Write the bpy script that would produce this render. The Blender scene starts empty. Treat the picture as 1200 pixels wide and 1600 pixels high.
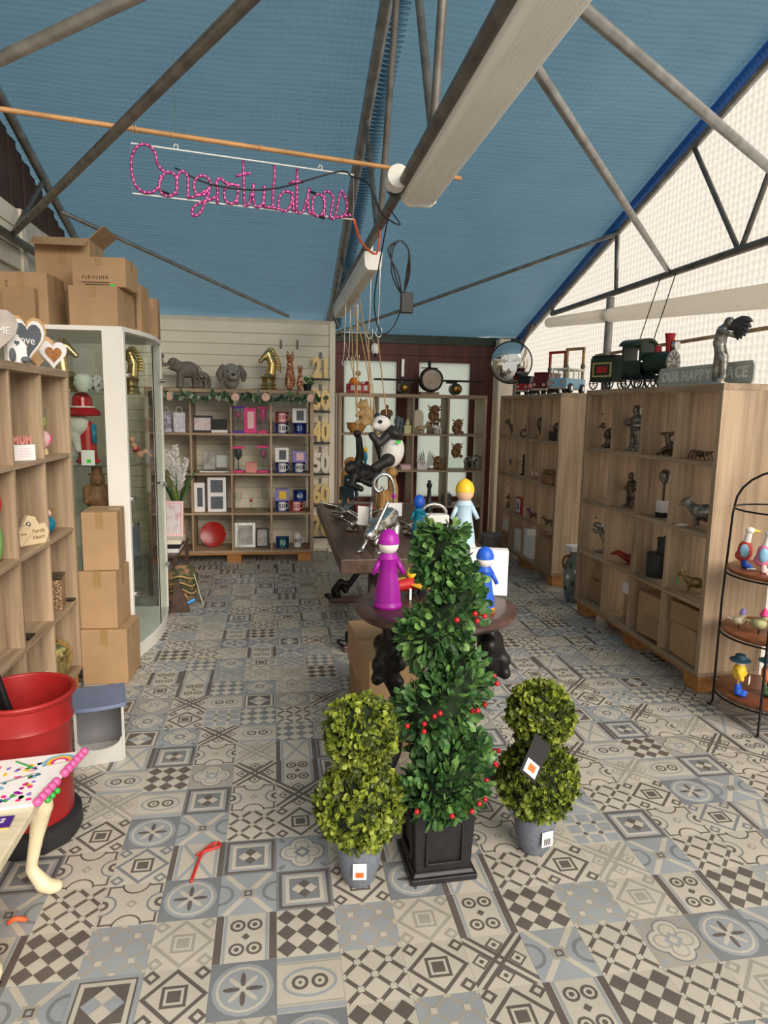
import bpy, bmesh, math, random
from mathutils import Vector, Matrix, Euler
random.seed(7)
scn = bpy.context.scene
COL = scn.collection
PI = math.pi
def rad(a): return a*PI/180
def lin(h):
    h = h.lstrip('#')
    r = []
    for i in (0, 2, 4):
        c = int(h[i:i+2], 16)/255
        r.append(c/12.92 if c <= .04045 else ((c+.055)/1.055)**2.4)
    return (r[0], r[1], r[2], 1)

# ---------------------------------------------------------------- camera
cam_d = bpy.data.cameras.new('camera')
cam = bpy.data.objects.new('camera', cam_d)
COL.objects.link(cam)
right = Vector((.98759, -.15492, .01729)); 
dY = Vector((-.15521, -.14970, .97655))
cam_d.sensor_fit = 'VERTICAL'; cam_d.sensor_height = 36; cam_d.lens = 36*1063/1600
cam_d.clip_start = .02; cam_d.clip_end = 200
R = ((0.98764, -0.00604, 0.15664), (-0.15521, -0.14970, 0.97647), (0.01755, -0.98870, -0.14878))
bx_ = Vector((R[0][0], R[1][0], R[2][0])).normalized()
bz_ = -Vector((R[0][2], R[1][2], R[2][2])).normalized()
by_ = bz_.cross(bx_).normalized()
bx_ = by_.cross(bz_)
m4 = Matrix((bx_, by_, bz_)).transposed().to_4x4()
m4.translation = Vector((0, 0, 1.55))
cam.matrix_world = m4
scn.camera = cam

# ---------------------------------------------------------------- light
W = bpy.data.worlds.new('sky'); scn.world = W; W.use_nodes = True
bg = W.node_tree.nodes['Background']
bg.inputs[0].default_value = (1.0, .965, .91, 1); bg.inputs[1].default_value = .62
sd = bpy.data.lights.new('sun', 'SUN'); so = bpy.data.objects.new('sun', sd); COL.objects.link(so)
sd.energy = 4.3; sd.angle = rad(45); sd.color = (1, .91, .79)
so.rotation_euler = Vector((-.33, .80, -.47)).to_track_quat('-Z', 'Y').to_euler()
so.location = (8, -2, 6)
vs = scn.view_settings
vs.view_transform = 'Standard'; vs.look = 'None'; vs.gamma = 1; vs.use_curve_mapping = False
vs.exposure = 0.12
scn.cycles.use_denoising = True
scn.cycles.max_bounces = 8
scn.cycles.transparent_max_bounces = 24
scn.cycles.sample_clamp_indirect = 6

# ---------------------------------------------------------------- materials
MATS = {}
def nodes(name):
    m = bpy.data.materials.new(name); m.use_nodes = True
    return m, m.node_tree.nodes, m.node_tree.links, m.node_tree.nodes['Principled BSDF']
def mat(name, col, rough=.55, metal=0, var=.12, scale=9, bump=0, bscale=60, trans=0, emit=0, coat=0, stretch=None, col2=None, thresh=None, alpha=1, ior=1.45, spec=None):
    if name in MATS: return MATS[name]
    m, N, L, b = nodes(name)
    c = lin(col)
    b.inputs['Roughness'].default_value = rough; b.inputs['Metallic'].default_value = metal
    b.inputs['IOR'].default_value = ior
    if spec is not None: b.inputs['Specular IOR Level'].default_value = spec
    if trans: b.inputs['Transmission Weight'].default_value = trans
    if coat: b.inputs['Coat Weight'].default_value = coat
    if alpha < 1: b.inputs['Alpha'].default_value = alpha
    if emit:
        b.inputs['Emission Color'].default_value = c; b.inputs['Emission Strength'].default_value = emit
    tc = N.new('ShaderNodeTexCoord'); vec = tc.outputs['Object']
    if stretch:
        mp = N.new('ShaderNodeMapping'); mp.inputs['Scale'].default_value = stretch
        L.new(vec, mp.inputs['Vector']); vec = mp.outputs['Vector']
    if var or col2:
        n = N.new('ShaderNodeTexNoise'); n.inputs['Scale'].default_value = scale; n.inputs['Detail'].default_value = 4
        L.new(vec, n.inputs['Vector'])
        r = N.new('ShaderNodeValToRGB')
        lo = tuple(x*(1-var) for x in c[:3])+(1,); hi = tuple(min(1, x*(1+var)) for x in c[:3])+(1,)
        if col2: lo = c; hi = lin(col2)
        e0, e1 = thresh if thresh else (.35, .65)
        r.color_ramp.elements[0].position = e0; r.color_ramp.elements[0].color = lo
        r.color_ramp.elements[1].position = e1; r.color_ramp.elements[1].color = hi
        L.new(n.outputs['Fac'], r.inputs['Fac']); L.new(r.outputs['Color'], b.inputs['Base Color'])
    else:
        b.inputs['Base Color'].default_value = c
    if bump:
        n2 = N.new('ShaderNodeTexNoise'); n2.inputs['Scale'].default_value = bscale; n2.inputs['Detail'].default_value = 3
        L.new(vec, n2.inputs['Vector'])
        bp = N.new('ShaderNodeBump'); bp.inputs['Strength'].default_value = bump; bp.inputs['Distance'].default_value = .004
        L.new(n2.outputs['Fac'], bp.inputs['Height']); L.new(bp.outputs['Normal'], b.inputs['Normal'])
    MATS[name] = m
    return m
def wood(name, c1, c2, axis, rough=.55, fine=1.0):
    if name in MATS: return MATS[name]
    m, N, L, b = nodes(name)
    tc = N.new('ShaderNodeTexCoord'); mp = N.new('ShaderNodeMapping')
    s = [34*fine, 34*fine, 34*fine]; s['xyz'.index(axis)] = 1.6*fine
    mp.inputs['Scale'].default_value = s
    L.new(tc.outputs['Object'], mp.inputs['Vector'])
    n = N.new('ShaderNodeTexNoise'); n.inputs['Scale'].default_value = 1.0; n.inputs['Detail'].default_value = 6; n.inputs['Roughness'].default_value = .62
    L.new(mp.outputs['Vector'], n.inputs['Vector'])
    mp2 = N.new('ShaderNodeMapping'); s2 = [7, 7, 7]; s2['xyz'.index(axis)] = .8
    mp2.inputs['Scale'].default_value = s2; L.new(tc.outputs['Object'], mp2.inputs['Vector'])
    n2 = N.new('ShaderNodeTexNoise'); n2.inputs['Scale'].default_value = 1.0; n2.inputs['Detail'].default_value = 3
    L.new(mp2.outputs['Vector'], n2.inputs['Vector'])
    ad = N.new('ShaderNodeMath'); ad.operation = 'ADD'; L.new(n.outputs['Fac'], ad.inputs[0]); L.new(n2.outputs['Fac'], ad.inputs[1])
    hf = N.new('ShaderNodeMath'); hf.operation = 'MULTIPLY'; hf.inputs[1].default_value = .5; L.new(ad.outputs[0], hf.inputs[0])
    r = N.new('ShaderNodeValToRGB')
    r.color_ramp.elements[0].position = .36; r.color_ramp.elements[0].color = lin(c2)
    r.color_ramp.elements[1].position = .60; r.color_ramp.elements[1].color = lin(c1)
    L.new(hf.outputs[0], r.inputs['Fac']); L.new(r.outputs['Color'], b.inputs['Base Color'])
    b.inputs['Roughness'].default_value = rough
    bp = N.new('ShaderNodeBump'); bp.inputs['Strength'].default_value = .25; bp.inputs['Distance'].default_value = .002
    L.new(n.outputs['Fac'], bp.inputs['Height']); L.new(bp.outputs['Normal'], b.inputs['Normal'])
    MATS[name] = m
    return m
def sheet(name, col, tl, rough, bub, tcol=None, var=.1):
    """bubble insulation sheet: diffuse + translucent, bubble relief"""
    m, N, L, b = nodes(name)
    out = N['Material Output']
    tc = N.new('ShaderNodeTexCoord')
    vo = N.new('ShaderNodeTexVoronoi'); vo.inputs['Scale'].default_value = bub; vo.inputs['Randomness'].default_value = .12
    L.new(tc.outputs['Object'], vo.inputs['Vector'])
    bp = N.new('ShaderNodeBump'); bp.inputs['Strength'].default_value = .6; bp.inputs['Distance'].default_value = .012; bp.invert = True
    L.new(vo.outputs['Distance'], bp.inputs['Height'])
    no = N.new('ShaderNodeTexNoise'); no.inputs['Scale'].default_value = 2.2; no.inputs['Detail'].default_value = 4
    L.new(tc.outputs['Object'], no.inputs['Vector'])
    r = N.new('ShaderNodeValToRGB'); c = lin(col)
    r.color_ramp.elements[0].position = .3; r.color_ramp.elements[0].color = tuple(x*(1-var) for x in c[:3])+(1,)
    r.color_ramp.elements[1].position = .7; r.color_ramp.elements[1].color = tuple(min(1, x*(1+var)) for x in c[:3])+(1,)
    L.new(no.outputs['Fac'], r.inputs['Fac'])
    L.new(r.outputs['Color'], b.inputs['Base Color']); b.inputs['Roughness'].default_value = rough
    L.new(bp.outputs['Normal'], b.inputs['Normal'])
    t = N.new('ShaderNodeBsdfTranslucent'); t.inputs['Color'].default_value = lin(tcol or col)
    L.new(bp.outputs['Normal'], t.inputs['Normal'])
    mx = N.new('ShaderNodeMixShader'); mx.inputs['Fac'].default_value = tl
    L.new(b.outputs[0], mx.inputs[1]); L.new(t.outputs[0], mx.inputs[2]); L.new(mx.outputs[0], out.inputs['Surface'])
    MATS[name] = m
    return m
def glass(name, tint='#ffffff', refl=.12):
    m, N, L, b = nodes(name)
    out = N['Material Output']
    tr = N.new('ShaderNodeBsdfTransparent'); tr.inputs['Color'].default_value = lin(tint)
    gl = N.new('ShaderNodeBsdfGlossy'); gl.inputs['Roughness'].default_value = .03
    fr = N.new('ShaderNodeLayerWeight'); fr.inputs['Blend'].default_value = .15
    ad = N.new('ShaderNodeMath'); ad.operation = 'MULTIPLY_ADD'; ad.inputs[1].default_value = .22; ad.inputs[2].default_value = refl*.2
    L.new(fr.outputs['Facing'], ad.inputs[0])
    mx = N.new('ShaderNodeMixShader'); L.new(ad.outputs[0], mx.inputs['Fac'])
    L.new(tr.outputs[0], mx.inputs[1]); L.new(gl.outputs[0], mx.inputs[2]); L.new(mx.outputs[0], out.inputs['Surface'])
    MATS[name] = m
    return m

OAK1, OAK2 = '#b89f82', '#826c56'
oak_x = wood('oak_x', OAK1, OAK2, 'x'); oak_y = wood('oak_y', OAK1, OAK2, 'y'); oak_z = wood('oak_z', OAK1, OAK2, 'z')
pallet_w = wood('pallet_wood', '#c98f52', '#9a6534', 'x', .7)
dark_w = wood('dark_table_wood', '#5d473c', '#3b2b25', 'y', .4)
red_w = wood('red_brown_wood', '#6e3428', '#43201a', 'z', .5)
card = mat('cardboard', '#ab8b68', .8, var=.07, scale=5, bump=.15, bscale=40)
card2 = mat('cardboard_dark', '#9c7d5d', .8, var=.07, scale=5)
tape = mat('packing_tape', '#a08058', .3, var=.05)
white_p = mat('white_paint', '#e9e6df', .45, var=.04, scale=3)
cream_p = mat('cream_paint', '#efe6d2', .55, var=.05, scale=3)
white_c = mat('white_card', '#eceaea', .7, var=.03)
cream_g = mat('aged_ivory', '#e5d8b6', .4, var=.1, scale=14)
steel = mat('galvanised_steel', '#9b9a96', .42, .75, var=.22, scale=12)
steel_d = mat('dull_steel', '#76726c', .5, .7, var=.25, scale=12)
chrome = mat('chrome', '#d8d8d6', .15, 1, var=.02)
silver = mat('polished_silver', '#cfcdc8', .2, 1, var=.12, scale=20, bump=.3, bscale=45)
gold = mat('gold_leaf', '#cdb57c', .25, 1, var=.2, scale=14, bump=.25, bscale=35)
glitter = mat('gold_glitter', '#c8b07a', .35, .7, var=.4, scale=160, bump=.5, bscale=220)
sglitter = mat('silver_glitter', '#cfc8bd', .35, .5, var=.3, scale=160, bump=.5, bscale=220)
bronze = mat('dark_bronze', '#6a5d4e', .32, .75, var=.5, scale=24, bump=.5, bscale=55)
bronze_s = mat('silvered_bronze', '#8b8883', .3, .8, var=.5, scale=26, bump=.5, bscale=55)
iron = mat('black_iron', '#1c1a19', .4, .4, var=.4, scale=20, bump=.5, bscale=40)
black = mat('black_plastic', '#17171a', .4, var=.1)
black_s = mat('black_satin', '#1e1d1f', .45, var=.2, scale=30)
rubber = mat('black_rubber', '#26262a', .6, var=.15)
red = mat('red_plastic', '#94201f', .35, var=.12, scale=6)
redpt = mat('red_paint', '#b3262a', .35, var=.15)
pink = mat('hot_pink', '#e23a86', .4, var=.08)
pale_pink = mat('pale_pink', '#eec2c4', .45, var=.06)
purple = mat('purple_plastic', '#a0189c', .4, var=.08)
lilac = mat('lilac_card', '#8d83c6', .5, var=.08)
blue = mat('bright_blue', '#1f58c4', .4, var=.1)
navy = mat('navy_card', '#1b3f8c', .5, var=.08)
sky_b = mat('light_blue_paint', '#86b7d3', .4, var=.08)
teal = mat('teal_glaze', '#127a96', .3, var=.15)
orange = mat('orange_plastic', '#f0801c', .4, var=.06)
yellow = mat('yellow_plastic', '#edc332', .4, var=.06)
green_d = mat('dark_green_paint', '#24382a', .4, var=.2)
green_b = mat('green_tag', '#35d83a', .6, var=.02)
skin_w = mat('warm_white_resin', '#ece6e0', .4, var=.03)
slate = mat('slate_print', '#5a5f66', .6, var=.15, scale=18)
stone = mat('grey_resin', '#8f8a84', .6, var=.18, scale=14, bump=.3, bscale=40)
ele_g = mat('elephant_grey', '#766d64', .65, var=.2, scale=18, bump=.5, bscale=50)
tan = mat('tan_resin', '#b08f5e', .55, var=.2, scale=18, bump=.3, bscale=50)
brown = mat('brown_resin', '#7d5a3c', .6, var=.3, scale=20, bump=.4, bscale=50)
shag = mat('shaggy_brown', '#93704c', .75, var=.35, scale=16, bump=.9, bscale=40, stretch=(3, 3, 1))
gor = mat('gorilla_black', '#262422', .5, var=.35, scale=30, bump=.6, bscale=60)
rope_m = mat('jute_rope', '#bf9d6d', .85, var=.2, scale=60)
paper = mat('paper', '#efecea', .7, var=.03)
clear = glass('clear_glass', '#f6faf8'); tglass = glass('tinted_cabinet_glass', '#f7faf8', .25)
# ---------------------------------------------------------------- mesh helpers
def basis(d):
    d = Vector(d).normalized()
    a = Vector((0, 0, 1)) if abs(d.z) < .95 else Vector((1, 0, 0))
    u = d.cross(a).normalized(); v = d.cross(u).normalized()
    return u, v
class MB:
    def __init__(s): s.v = []; s.f = []; s.mi = []; s.cur = 0
    def add(s, vs, fs):
        o = len(s.v); s.v += [tuple(p) for p in vs]
        for f in fs: s.f.append(tuple(o+i for i in f)); s.mi.append(s.cur)
        return s
    def m(s, i): s.cur = i; return s
    def box(s, x0, y0, z0, x1, y1, z1, M=None):
        vs = [Vector(p) for p in ((x0,y0,z0),(x1,y0,z0),(x1,y1,z0),(x0,y1,z0),(x0,y0,z1),(x1,y0,z1),(x1,y1,z1),(x0,y1,z1))]
        if M: vs = [M @ p for p in vs]
        return s.add(vs, ((3,2,1,0),(4,5,6,7),(0,1,5,4),(1,2,6,5),(2,3,7,6),(3,0,4,7)))
    def cb(s, c, d, M=None):
        return s.box(c[0]-d[0]/2, c[1]-d[1]/2, c[2]-d[2]/2, c[0]+d[0]/2, c[1]+d[1]/2, c[2]+d[2]/2, M)
    def lathe(s, prof, n=20, c=(0,0,0), M=None, sx=1, sy=1):
        vs = []; fs = []; k = len(prof)
        for i in range(n):
            a = 2*PI*i/n
            for r, z in prof:
                p = Vector((c[0]+r*math.cos(a)*sx, c[1]+r*math.sin(a)*sy, c[2]+z)); vs.append(M @ p if M else p)
        for i in range(n):
            j = (i+1) % n
            for q in range(k-1): fs.append((i*k+q, j*k+q, j*k+q+1, i*k+q+1))
        if prof[0][0] > 1e-5: fs.append(tuple(i*k for i in range(n-1, -1, -1)))
        if prof[-1][0] > 1e-5: fs.append(tuple(i*k+k-1 for i in range(n)))
        return s.add(vs, fs)
    def tube(s, pts, r, n=8, closed=False, caps=True):
        pts = [Vector(p) for p in pts]; k = len(pts); vs = []; fs = []
        rs = r if isinstance(r, (list, tuple)) else [r]*k
        pu = None
        for i, p in enumerate(pts):
            if closed: d = pts[(i+1) % k]-pts[i-1]
            else: d = pts[min(i+1, k-1)]-pts[max(i-1, 0)]
            if d.length < 1e-9: d = Vector((0, 0, 1))
            d.normalize()
            if pu is None: u, v = basis(d)
            else:
                u = pu-d*pu.dot(d)
                if u.length < 1e-6: u, v = basis(d)
                u.normalize(); v = d.cross(u)
            pu = u
            for j in range(n):
                a = 2*PI*j/n; vs.append(p+(u*math.cos(a)+v*math.sin(a))*rs[i])
        for i in range(k if closed else k-1):
            i2 = (i+1) % k
            for j in range(n): fs.append((i*n+j, i*n+(j+1) % n, i2*n+(j+1) % n, i2*n+j))
        if caps and not closed:
            fs.append(tuple(range(n-1, -1, -1))); fs.append(tuple((k-1)*n+j for j in range(n)))
        return s.add(vs, fs)
    def ell(s, c, r, M=None, n=14, h=9):
        if not isinstance(r, (list, tuple)): r = (r, r, r)
        vs = [Vector((0, 0, -1))]; fs = []
        for i in range(1, h):
            t = PI*i/h-PI/2
            for j in range(n):
                a = 2*PI*j/n; vs.append(Vector((math.cos(t)*math.cos(a), math.cos(t)*math.sin(a), math.sin(t))))
        vs.append(Vector((0, 0, 1)))
        for j in range(n): fs.append((0, 1+(j+1) % n, 1+j))
        for i in range(h-2):
            for j in range(n): fs.append((1+i*n+j, 1+i*n+(j+1) % n, 1+(i+1)*n+(j+1) % n, 1+(i+1)*n+j))
        b = 1+(h-2)*n
        for j in range(n): fs.append((b+j, b+(j+1) % n, len(vs)-1))
        c = Vector(c)
        out = []
        for p in vs:
            p = Vector((p.x*r[0], p.y*r[1], p.z*r[2]))
            if M: p = M @ p
            out.append(p+c)
        return s.add(out, fs)
    def cap(s, p, q, r1, r2=None, n=10):
        r2 = r1 if r2 is None else r2
        p = Vector(p); q = Vector(q); d = (q-p).normalized()
        s.tube([p-d*r1*.95, p-d*r1*.6, p, q, q+d*r2*.6, q+d*r2*.95], [r1*.3, r1*.8, r1, r2, r2*.8, r2*.3], n)
        return s
    def prism(s, poly, a, b, pl='xz'):
        """polygon in plane pl extruded along the third axis from a to b"""
        def P(u, v, w): return {'xz': (u, w, v), 'xy': (u, v, w), 'yz': (w, u, v)}[pl]
        n = len(poly)
        vs = [P(u, v, a) for u, v in poly]+[P(u, v, b) for u, v in poly]
        fs = [tuple(range(n)), tuple(range(2*n-1, n-1, -1))]+[(i, i+n, (i+1) % n+n, (i+1) % n) for i in range(n)]
        return s.add(vs, fs)
    def mesh(s, name, mats, smooth=False, fix=True):
        me = bpy.data.meshes.new(name); me.from_pydata(s.v, [], s.f)
        for m in (mats if isinstance(mats, (list, tuple)) else [mats]): me.materials.append(m)
        me.polygons.foreach_set('material_index', s.mi)
        if fix:
            b = bmesh.new(); b.from_mesh(me); bmesh.ops.recalc_face_normals(b, faces=b.faces); b.to_mesh(me); b.free()
        if smooth: me.polygons.foreach_set('use_smooth', [True]*len(me.polygons))
        me.update()
        return me
    def build(s, name, mats, parent=None, smooth=False, bevel=0, loc=None, rz=0, auto=False):
        me = s.mesh(name, mats, smooth)
        o = bpy.data.objects.new(name, me); COL.objects.link(o)
        if parent: o.parent = parent
        if loc: o.location = loc
        if rz: o.rotation_euler.z = rz
        if bevel:
            b = o.modifiers.new('bevel', 'BEVEL'); b.width = bevel; b.segments = 2; b.limit_method = 'ANGLE'; b.angle_limit = rad(40)
        if auto:
            for p in me.polygons: p.use_smooth = True
            try: me.set_sharp_from_angle(angle=rad(38))
            except Exception: pass
        return o
def tag(o, label=None, cat=None, group=None, kind=None):
    if label: o['label'] = label
    if cat: o['category'] = cat
    if group: o['group'] = group
    if kind: o['kind'] = kind
    return o
def thing(name, label, cat, loc=(0, 0, 0), rz=0, group=None, s=1):
    o = bpy.data.objects.new(name, None); COL.objects.link(o)
    o.empty_display_size = .05; o.location = loc; o.rotation_euler.z = rz; o.scale = (s, s, s)
    return tag(o, label, cat, group)
def fig(name, m, prims, parent=None, vox=None, it=3, loc=None, rz=0):
    """organic body: ellipsoids ('e') and capsules ('c') fused into one continuous surface"""
    b = MB(); lo = [9]*3; hi = [-9]*3
    for p in prims:
        if p[0] == 'e': b.ell(p[1], p[2], Euler(p[3]).to_matrix() if len(p) > 3 else None)
        else: b.cap(p[1], p[2], p[3], p[4] if len(p) > 4 else p[3])
    for q in b.v:
        for i in range(3): lo[i] = min(lo[i], q[i]); hi[i] = max(hi[i], q[i])
    o = b.build(name, m, parent, True, loc=loc, rz=rz)
    d = max(hi[i]-lo[i] for i in range(3))
    r = o.modifiers.new('fuse', 'REMESH'); r.mode = 'VOXEL'; r.voxel_size = vox or d/42; r.use_smooth_shade = True
    if it:
        sm = o.modifiers.new('smooth', 'SMOOTH'); sm.factor = .5; sm.iterations = it
    return o
def text(body, m, size, parent, loc, rot=(PI/2, 0, 0), name='lettering', ext=.0006, align='CENTER', sx=1, bold=0):
    c = bpy.data.curves.new(name, 'FONT'); c.body = body; c.size = size; c.extrude = ext; c.align_x = align; c.align_y = 'CENTER'
    c.resolution_u = 3; c.offset = bold
    tmp = bpy.data.objects.new('tmp', c); me = bpy.data.meshes.new_from_object(tmp); bpy.data.objects.remove(tmp); bpy.data.curves.remove(c)
    me.name = name; me.materials.clear(); me.materials.append(m)
    o = bpy.data.objects.new(name, me); COL.objects.link(o); o.parent = parent; o.location = loc; o.rotation_euler = rot
    o.scale = (sx, 1, 1)
    return o
def letters(body, m, size, parent, loc, width, ext=.004, bold=0, gap=.12, name='letter'):
    """raised letters, each a part of its own, spread over the given width on the -y face"""
    os_ = []; x = 0
    for ch in body:
        if ch == ' ': x += size*.42; continue
        o = text(ch, m, size, parent, loc, ext=ext, bold=bold, name=name, align='LEFT')
        xs = [v.co.x for v in o.data.vertices]; os_.append((o, x-min(xs))); x += max(xs)-min(xs)+size*gap
    k = width/(x-size*gap)
    for o, px in os_: o.location.x = loc[0]-width/2+px*k; o.scale = (k, 1, 1)
def dup(root, loc=None, rz=None, label=None, s=None):
    r = root.copy(); COL.objects.link(r)
    if loc: r.location = loc
    if rz is not None: r.rotation_euler.z = rz
    if s: r.scale = (s, s, s)
    if label: r['label'] = label
    for ch in list(root.children):
        c = ch.copy(); COL.objects.link(c); c.parent = r
        for g in list(ch.children):
            d = g.copy(); COL.objects.link(d); d.parent = c
    return r
def arc(cx, cy, r, a0, a1, n, ry=None):
    ry = r if ry is None else ry
    return [(cx+r*math.cos(rad(a0+(a1-a0)*i/n)), cy+ry*math.sin(rad(a0+(a1-a0)*i/n))) for i in range(n+1)]
def heart(w, h, n=24):
    pts = []
    for i in range(n):
        t = 2*PI*i/n
        x = 16*math.sin(t)**3; y = 13*math.cos(t)-5*math.cos(2*t)-2*math.cos(3*t)-math.cos(4*t)
        pts.append((x/32*w, (y+17)/29*h))
    return pts
def spline(pts, n=5):
    """Catmull-Rom through the points"""
    P = [Vector(p) for p in pts]; out = []
    for i in range(len(P)-1):
        a = P[max(i-1, 0)]; b = P[i]; c = P[i+1]; d = P[min(i+2, len(P)-1)]
        for k in range(n):
            t = k/n
            out.append(.5*((2*b)+(c-a)*t+(2*a-5*b+4*c-d)*t*t+(3*b-a-3*c+d)*t*t*t))
    out.append(P[-1])
    return out
def pipe(name, p, q, r, m, parent, n=12): return MB().tube([p, q], r, n).build(name, m, parent, auto=True)

# ---------------------------------------------------------------- the floor and its tiles
TX, TY = .18, .185
tcol = [mat('tile_cream', '#bfb8ab', .38, var=.10, scale=3), mat('tile_brown', '#645c57', .38, var=.14, scale=4),
        mat('tile_blue', '#989da1', .38, var=.12, scale=3), mat('tile_grey', '#a19b92', .38, var=.12, scale=3),
        mat('tile_slate', '#7b7f83', .38, var=.12, scale=3)]
C_, D_, B_, G_, S_ = 0, 1, 2, 3, 4
def clip(poly):
    for ax, sg in ((0, 1), (0, -1), (1, 1), (1, -1)):
        out = []
        for i in range(len(poly)):
            a, b = poly[i-1], poly[i]
            ia = sg*a[ax] <= .5; ib = sg*b[ax] <= .5
            if ia != ib:
                t = (sg*.5-a[ax])/(b[ax]-a[ax]); out.append((a[0]+t*(b[0]-a[0]), a[1]+t*(b[1]-a[1])))
            if ib: out.append(b)
        poly = out
        if len(poly) < 3: return []
    return poly
class Tile:
    def __init__(s, base): s.p = [(base, [(-.5, -.5), (.5, -.5), (.5, .5), (-.5, .5)])]
    def a(s, c, poly):
        q = clip(poly)
        if q: s.p.append((c, q))
        return s
    def sq(s, c, h, x=0, y=0, rot=0, hy=None):
        hy = h if hy is None else hy; k = []
        for sx, sy in ((-1, -1), (1, -1), (1, 1), (-1, 1)):
            u, v = sx*h, sy*hy; k.append((x+u*math.cos(rot)-v*math.sin(rot), y+u*math.sin(rot)+v*math.cos(rot)))
        return s.a(c, k)
    def bar(s, c, p, q, w):
        d = math.hypot(q[0]-p[0], q[1]-p[1]); nx, ny = -(q[1]-p[1])/d*w/2, (q[0]-p[0])/d*w/2
        return s.a(c, [(p[0]+nx, p[1]+ny), (p[0]-nx, p[1]-ny), (q[0]-nx, q[1]-ny), (q[0]+nx, q[1]+ny)])
    def disc(s, c, r, x=0, y=0, n=14, ry=None, rot=0):
        ry = r if ry is None else ry; k = []
        for i in range(n):
            u, v = r*math.cos(2*PI*i/n), ry*math.sin(2*PI*i/n); k.append((x+u*math.cos(rot)-v*math.sin(rot), y+u*math.sin(rot)+v*math.cos(rot)))
        return s.a(c, k)
Q4 = PI/4
def designs():
    T = []
    for a, b in ((C_, D_), (S_, C_)):                          # harlequin checker
        t = Tile(a)
        for i in range(-2, 3):
            for j in range(-2, 3): t.sq(b, .118, i/3, j/3, Q4)
        T.append(t)
    t = Tile(B_).sq(D_, .43).sq(C_, .40).sq(D_, .33)            # framed square of four
    for k, (x, y) in enumerate(((0, .155), (.155, 0), (0, -.155), (-.155, 0))): t.sq((C_, B_)[k % 2], .11, x, y, Q4)
    T.append(t)
    t = Tile(S_).sq(D_, .46).sq(B_, .40).sq(C_, .34).sq(S_, .27)
    for k, (x, y) in enumerate(((0, .115), (.115, 0), (0, -.115), (-.115, 0))): t.sq((D_, C_)[k % 2], .082, x, y, Q4)
    T.append(t)
    for a, b, c in ((C_, D_, C_), (B_, G_, C_)):                # lattice with dots
        t = Tile(a)
        for k in (-.5, 0, .5):
            t.bar(b, (-.7, -.7+k), (.7, .7+k), .07); t.bar(b, (-.7, .7+k), (.7, -.7+k), .07)
        for x in (-.5, 0, .5):
            for y in (-.5, 0, .5): t.sq(c, .05, x, y)
        for x in (-.25, .25):
            for y in (-.25, .25): t.sq(c, .05, x, y)
        T.append(t)
    for a, b, c in ((B_, C_, S_), (G_, C_, B_)):                # quatrefoil scroll
        t = Tile(a)
        for x in (-1, 1):
            for y in (-1, 1): t.disc(c, .09, .4*x, .4*y, 10, .05, Q4*x*y)
        for r, col in ((.25, S_), (.22, b), (.15, a), (.12, b)):
            for x, y in ((.2, 0), (-.2, 0), (0, .2), (0, -.2)): t.disc(col, r, x, y, 16)
        for r, col in ((.12, c), (.06, b)): t.sq(col, r, 0, 0, Q4)
        T.append(t)
    t = Tile(C_).sq(D_, .47).sq(C_, .43)                        # concave octagon
    for x, y in ((.5, 0), (-.5, 0), (0, .5), (0, -.5)): t.disc(S_ if x else D_, .25, x, y, 18).disc(C_, .215, x, y, 18)
    for x in (-.5, .5): t.disc(D_, .12, x, 0, 12).disc(C_, .06, x, 0, 10)
    t.sq(G_, .07, 0, 0, Q4).sq(C_, .035, 0, 0, Q4); T.append(t)
    for b, c in ((D_, D_), (G_, G_), (S_, D_)):                 # big diamond, nested square
        t = Tile(C_).sq(b, .352, 0, 0, Q4).sq(C_, .29, 0, 0, Q4).sq(c, .19).sq(C_, .14).sq(c, .10)
        for x in (-.38, .38):
            for y in (-.38, .38): t.sq(b, .095, x, y, Q4).sq(C_, .045, x, y, Q4)
        T.append(t)
    for b in (D_, G_):                                          # crossed bands with flowers
        t = Tile(C_)
        for s_ in (-1, 1):
            for k in (-.09, .09): t.bar(b, (-.6, -.6*s_+k), (.6, .6*s_+k), .065)
        for x, y in ((.3, 0), (-.3, 0), (0, .3), (0, -.3)): t.sq(b, .11, x, y, Q4).sq(C_, .08, x, y, Q4).disc(b, .04, x, y, 8)
        T.append(t)
    t = Tile(S_).disc(B_, .46, 0, 0, 18).disc(C_, .40, 0, 0, 18).disc(B_, .36, 0, 0, 18)    # eight-petal flower
    for k in range(8): t.disc((D_, C_)[k % 2], .13, .17*math.cos(k*Q4), .17*math.sin(k*Q4), 10, .04, k*Q4)
    t.disc(C_, .05); T.append(t)
    t = Tile(C_)                                                # scrolls between stripes
    for x in (-.44, .44): t.sq(D_, .06, x, 0, 0, .5)
    for x in (-.34, .34): t.sq(B_, .025, x, 0, 0, .5)
    for x in (-.14, .14):
        for y in (-.25, .25): t.disc(D_, .13, x, y, 14).disc(C_, .085, x, y, 12).disc(D_, .045, x, y, 10)
    t.sq(D_, .05, 0, 0, Q4); T.append(t)
    t = Tile(C_)                                                # blue plaid squares
    for x in (-.34, 0, .34):
        for y in (-.34, 0, .34): t.sq(B_, .13, x, y)
    for x in (-.17, .17):
        for y in (-.17, .17): t.sq(D_, .045, x, y, Q4)
    T.append(t)
    t = Tile(C_)                                                # oval cartouche
    for y in (-.44, .44): t.sq(B_, .5, 0, y, 0, .05)
    for y in (-.36, .36): t.sq(G_, .5, 0, y, 0, .012)
    t.disc(B_, .42, 0, 0, 18, .27).disc(C_, .37, 0, 0, 18, .22)
    for x in (-.15, .15): t.disc(D_, .13, x, 0, 14).disc(C_, .08, x, 0, 12).disc(D_, .03, x, 0, 8)
    T.append(t)
    t = Tile(C_)                                                # stripes and blue lozenges
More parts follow.
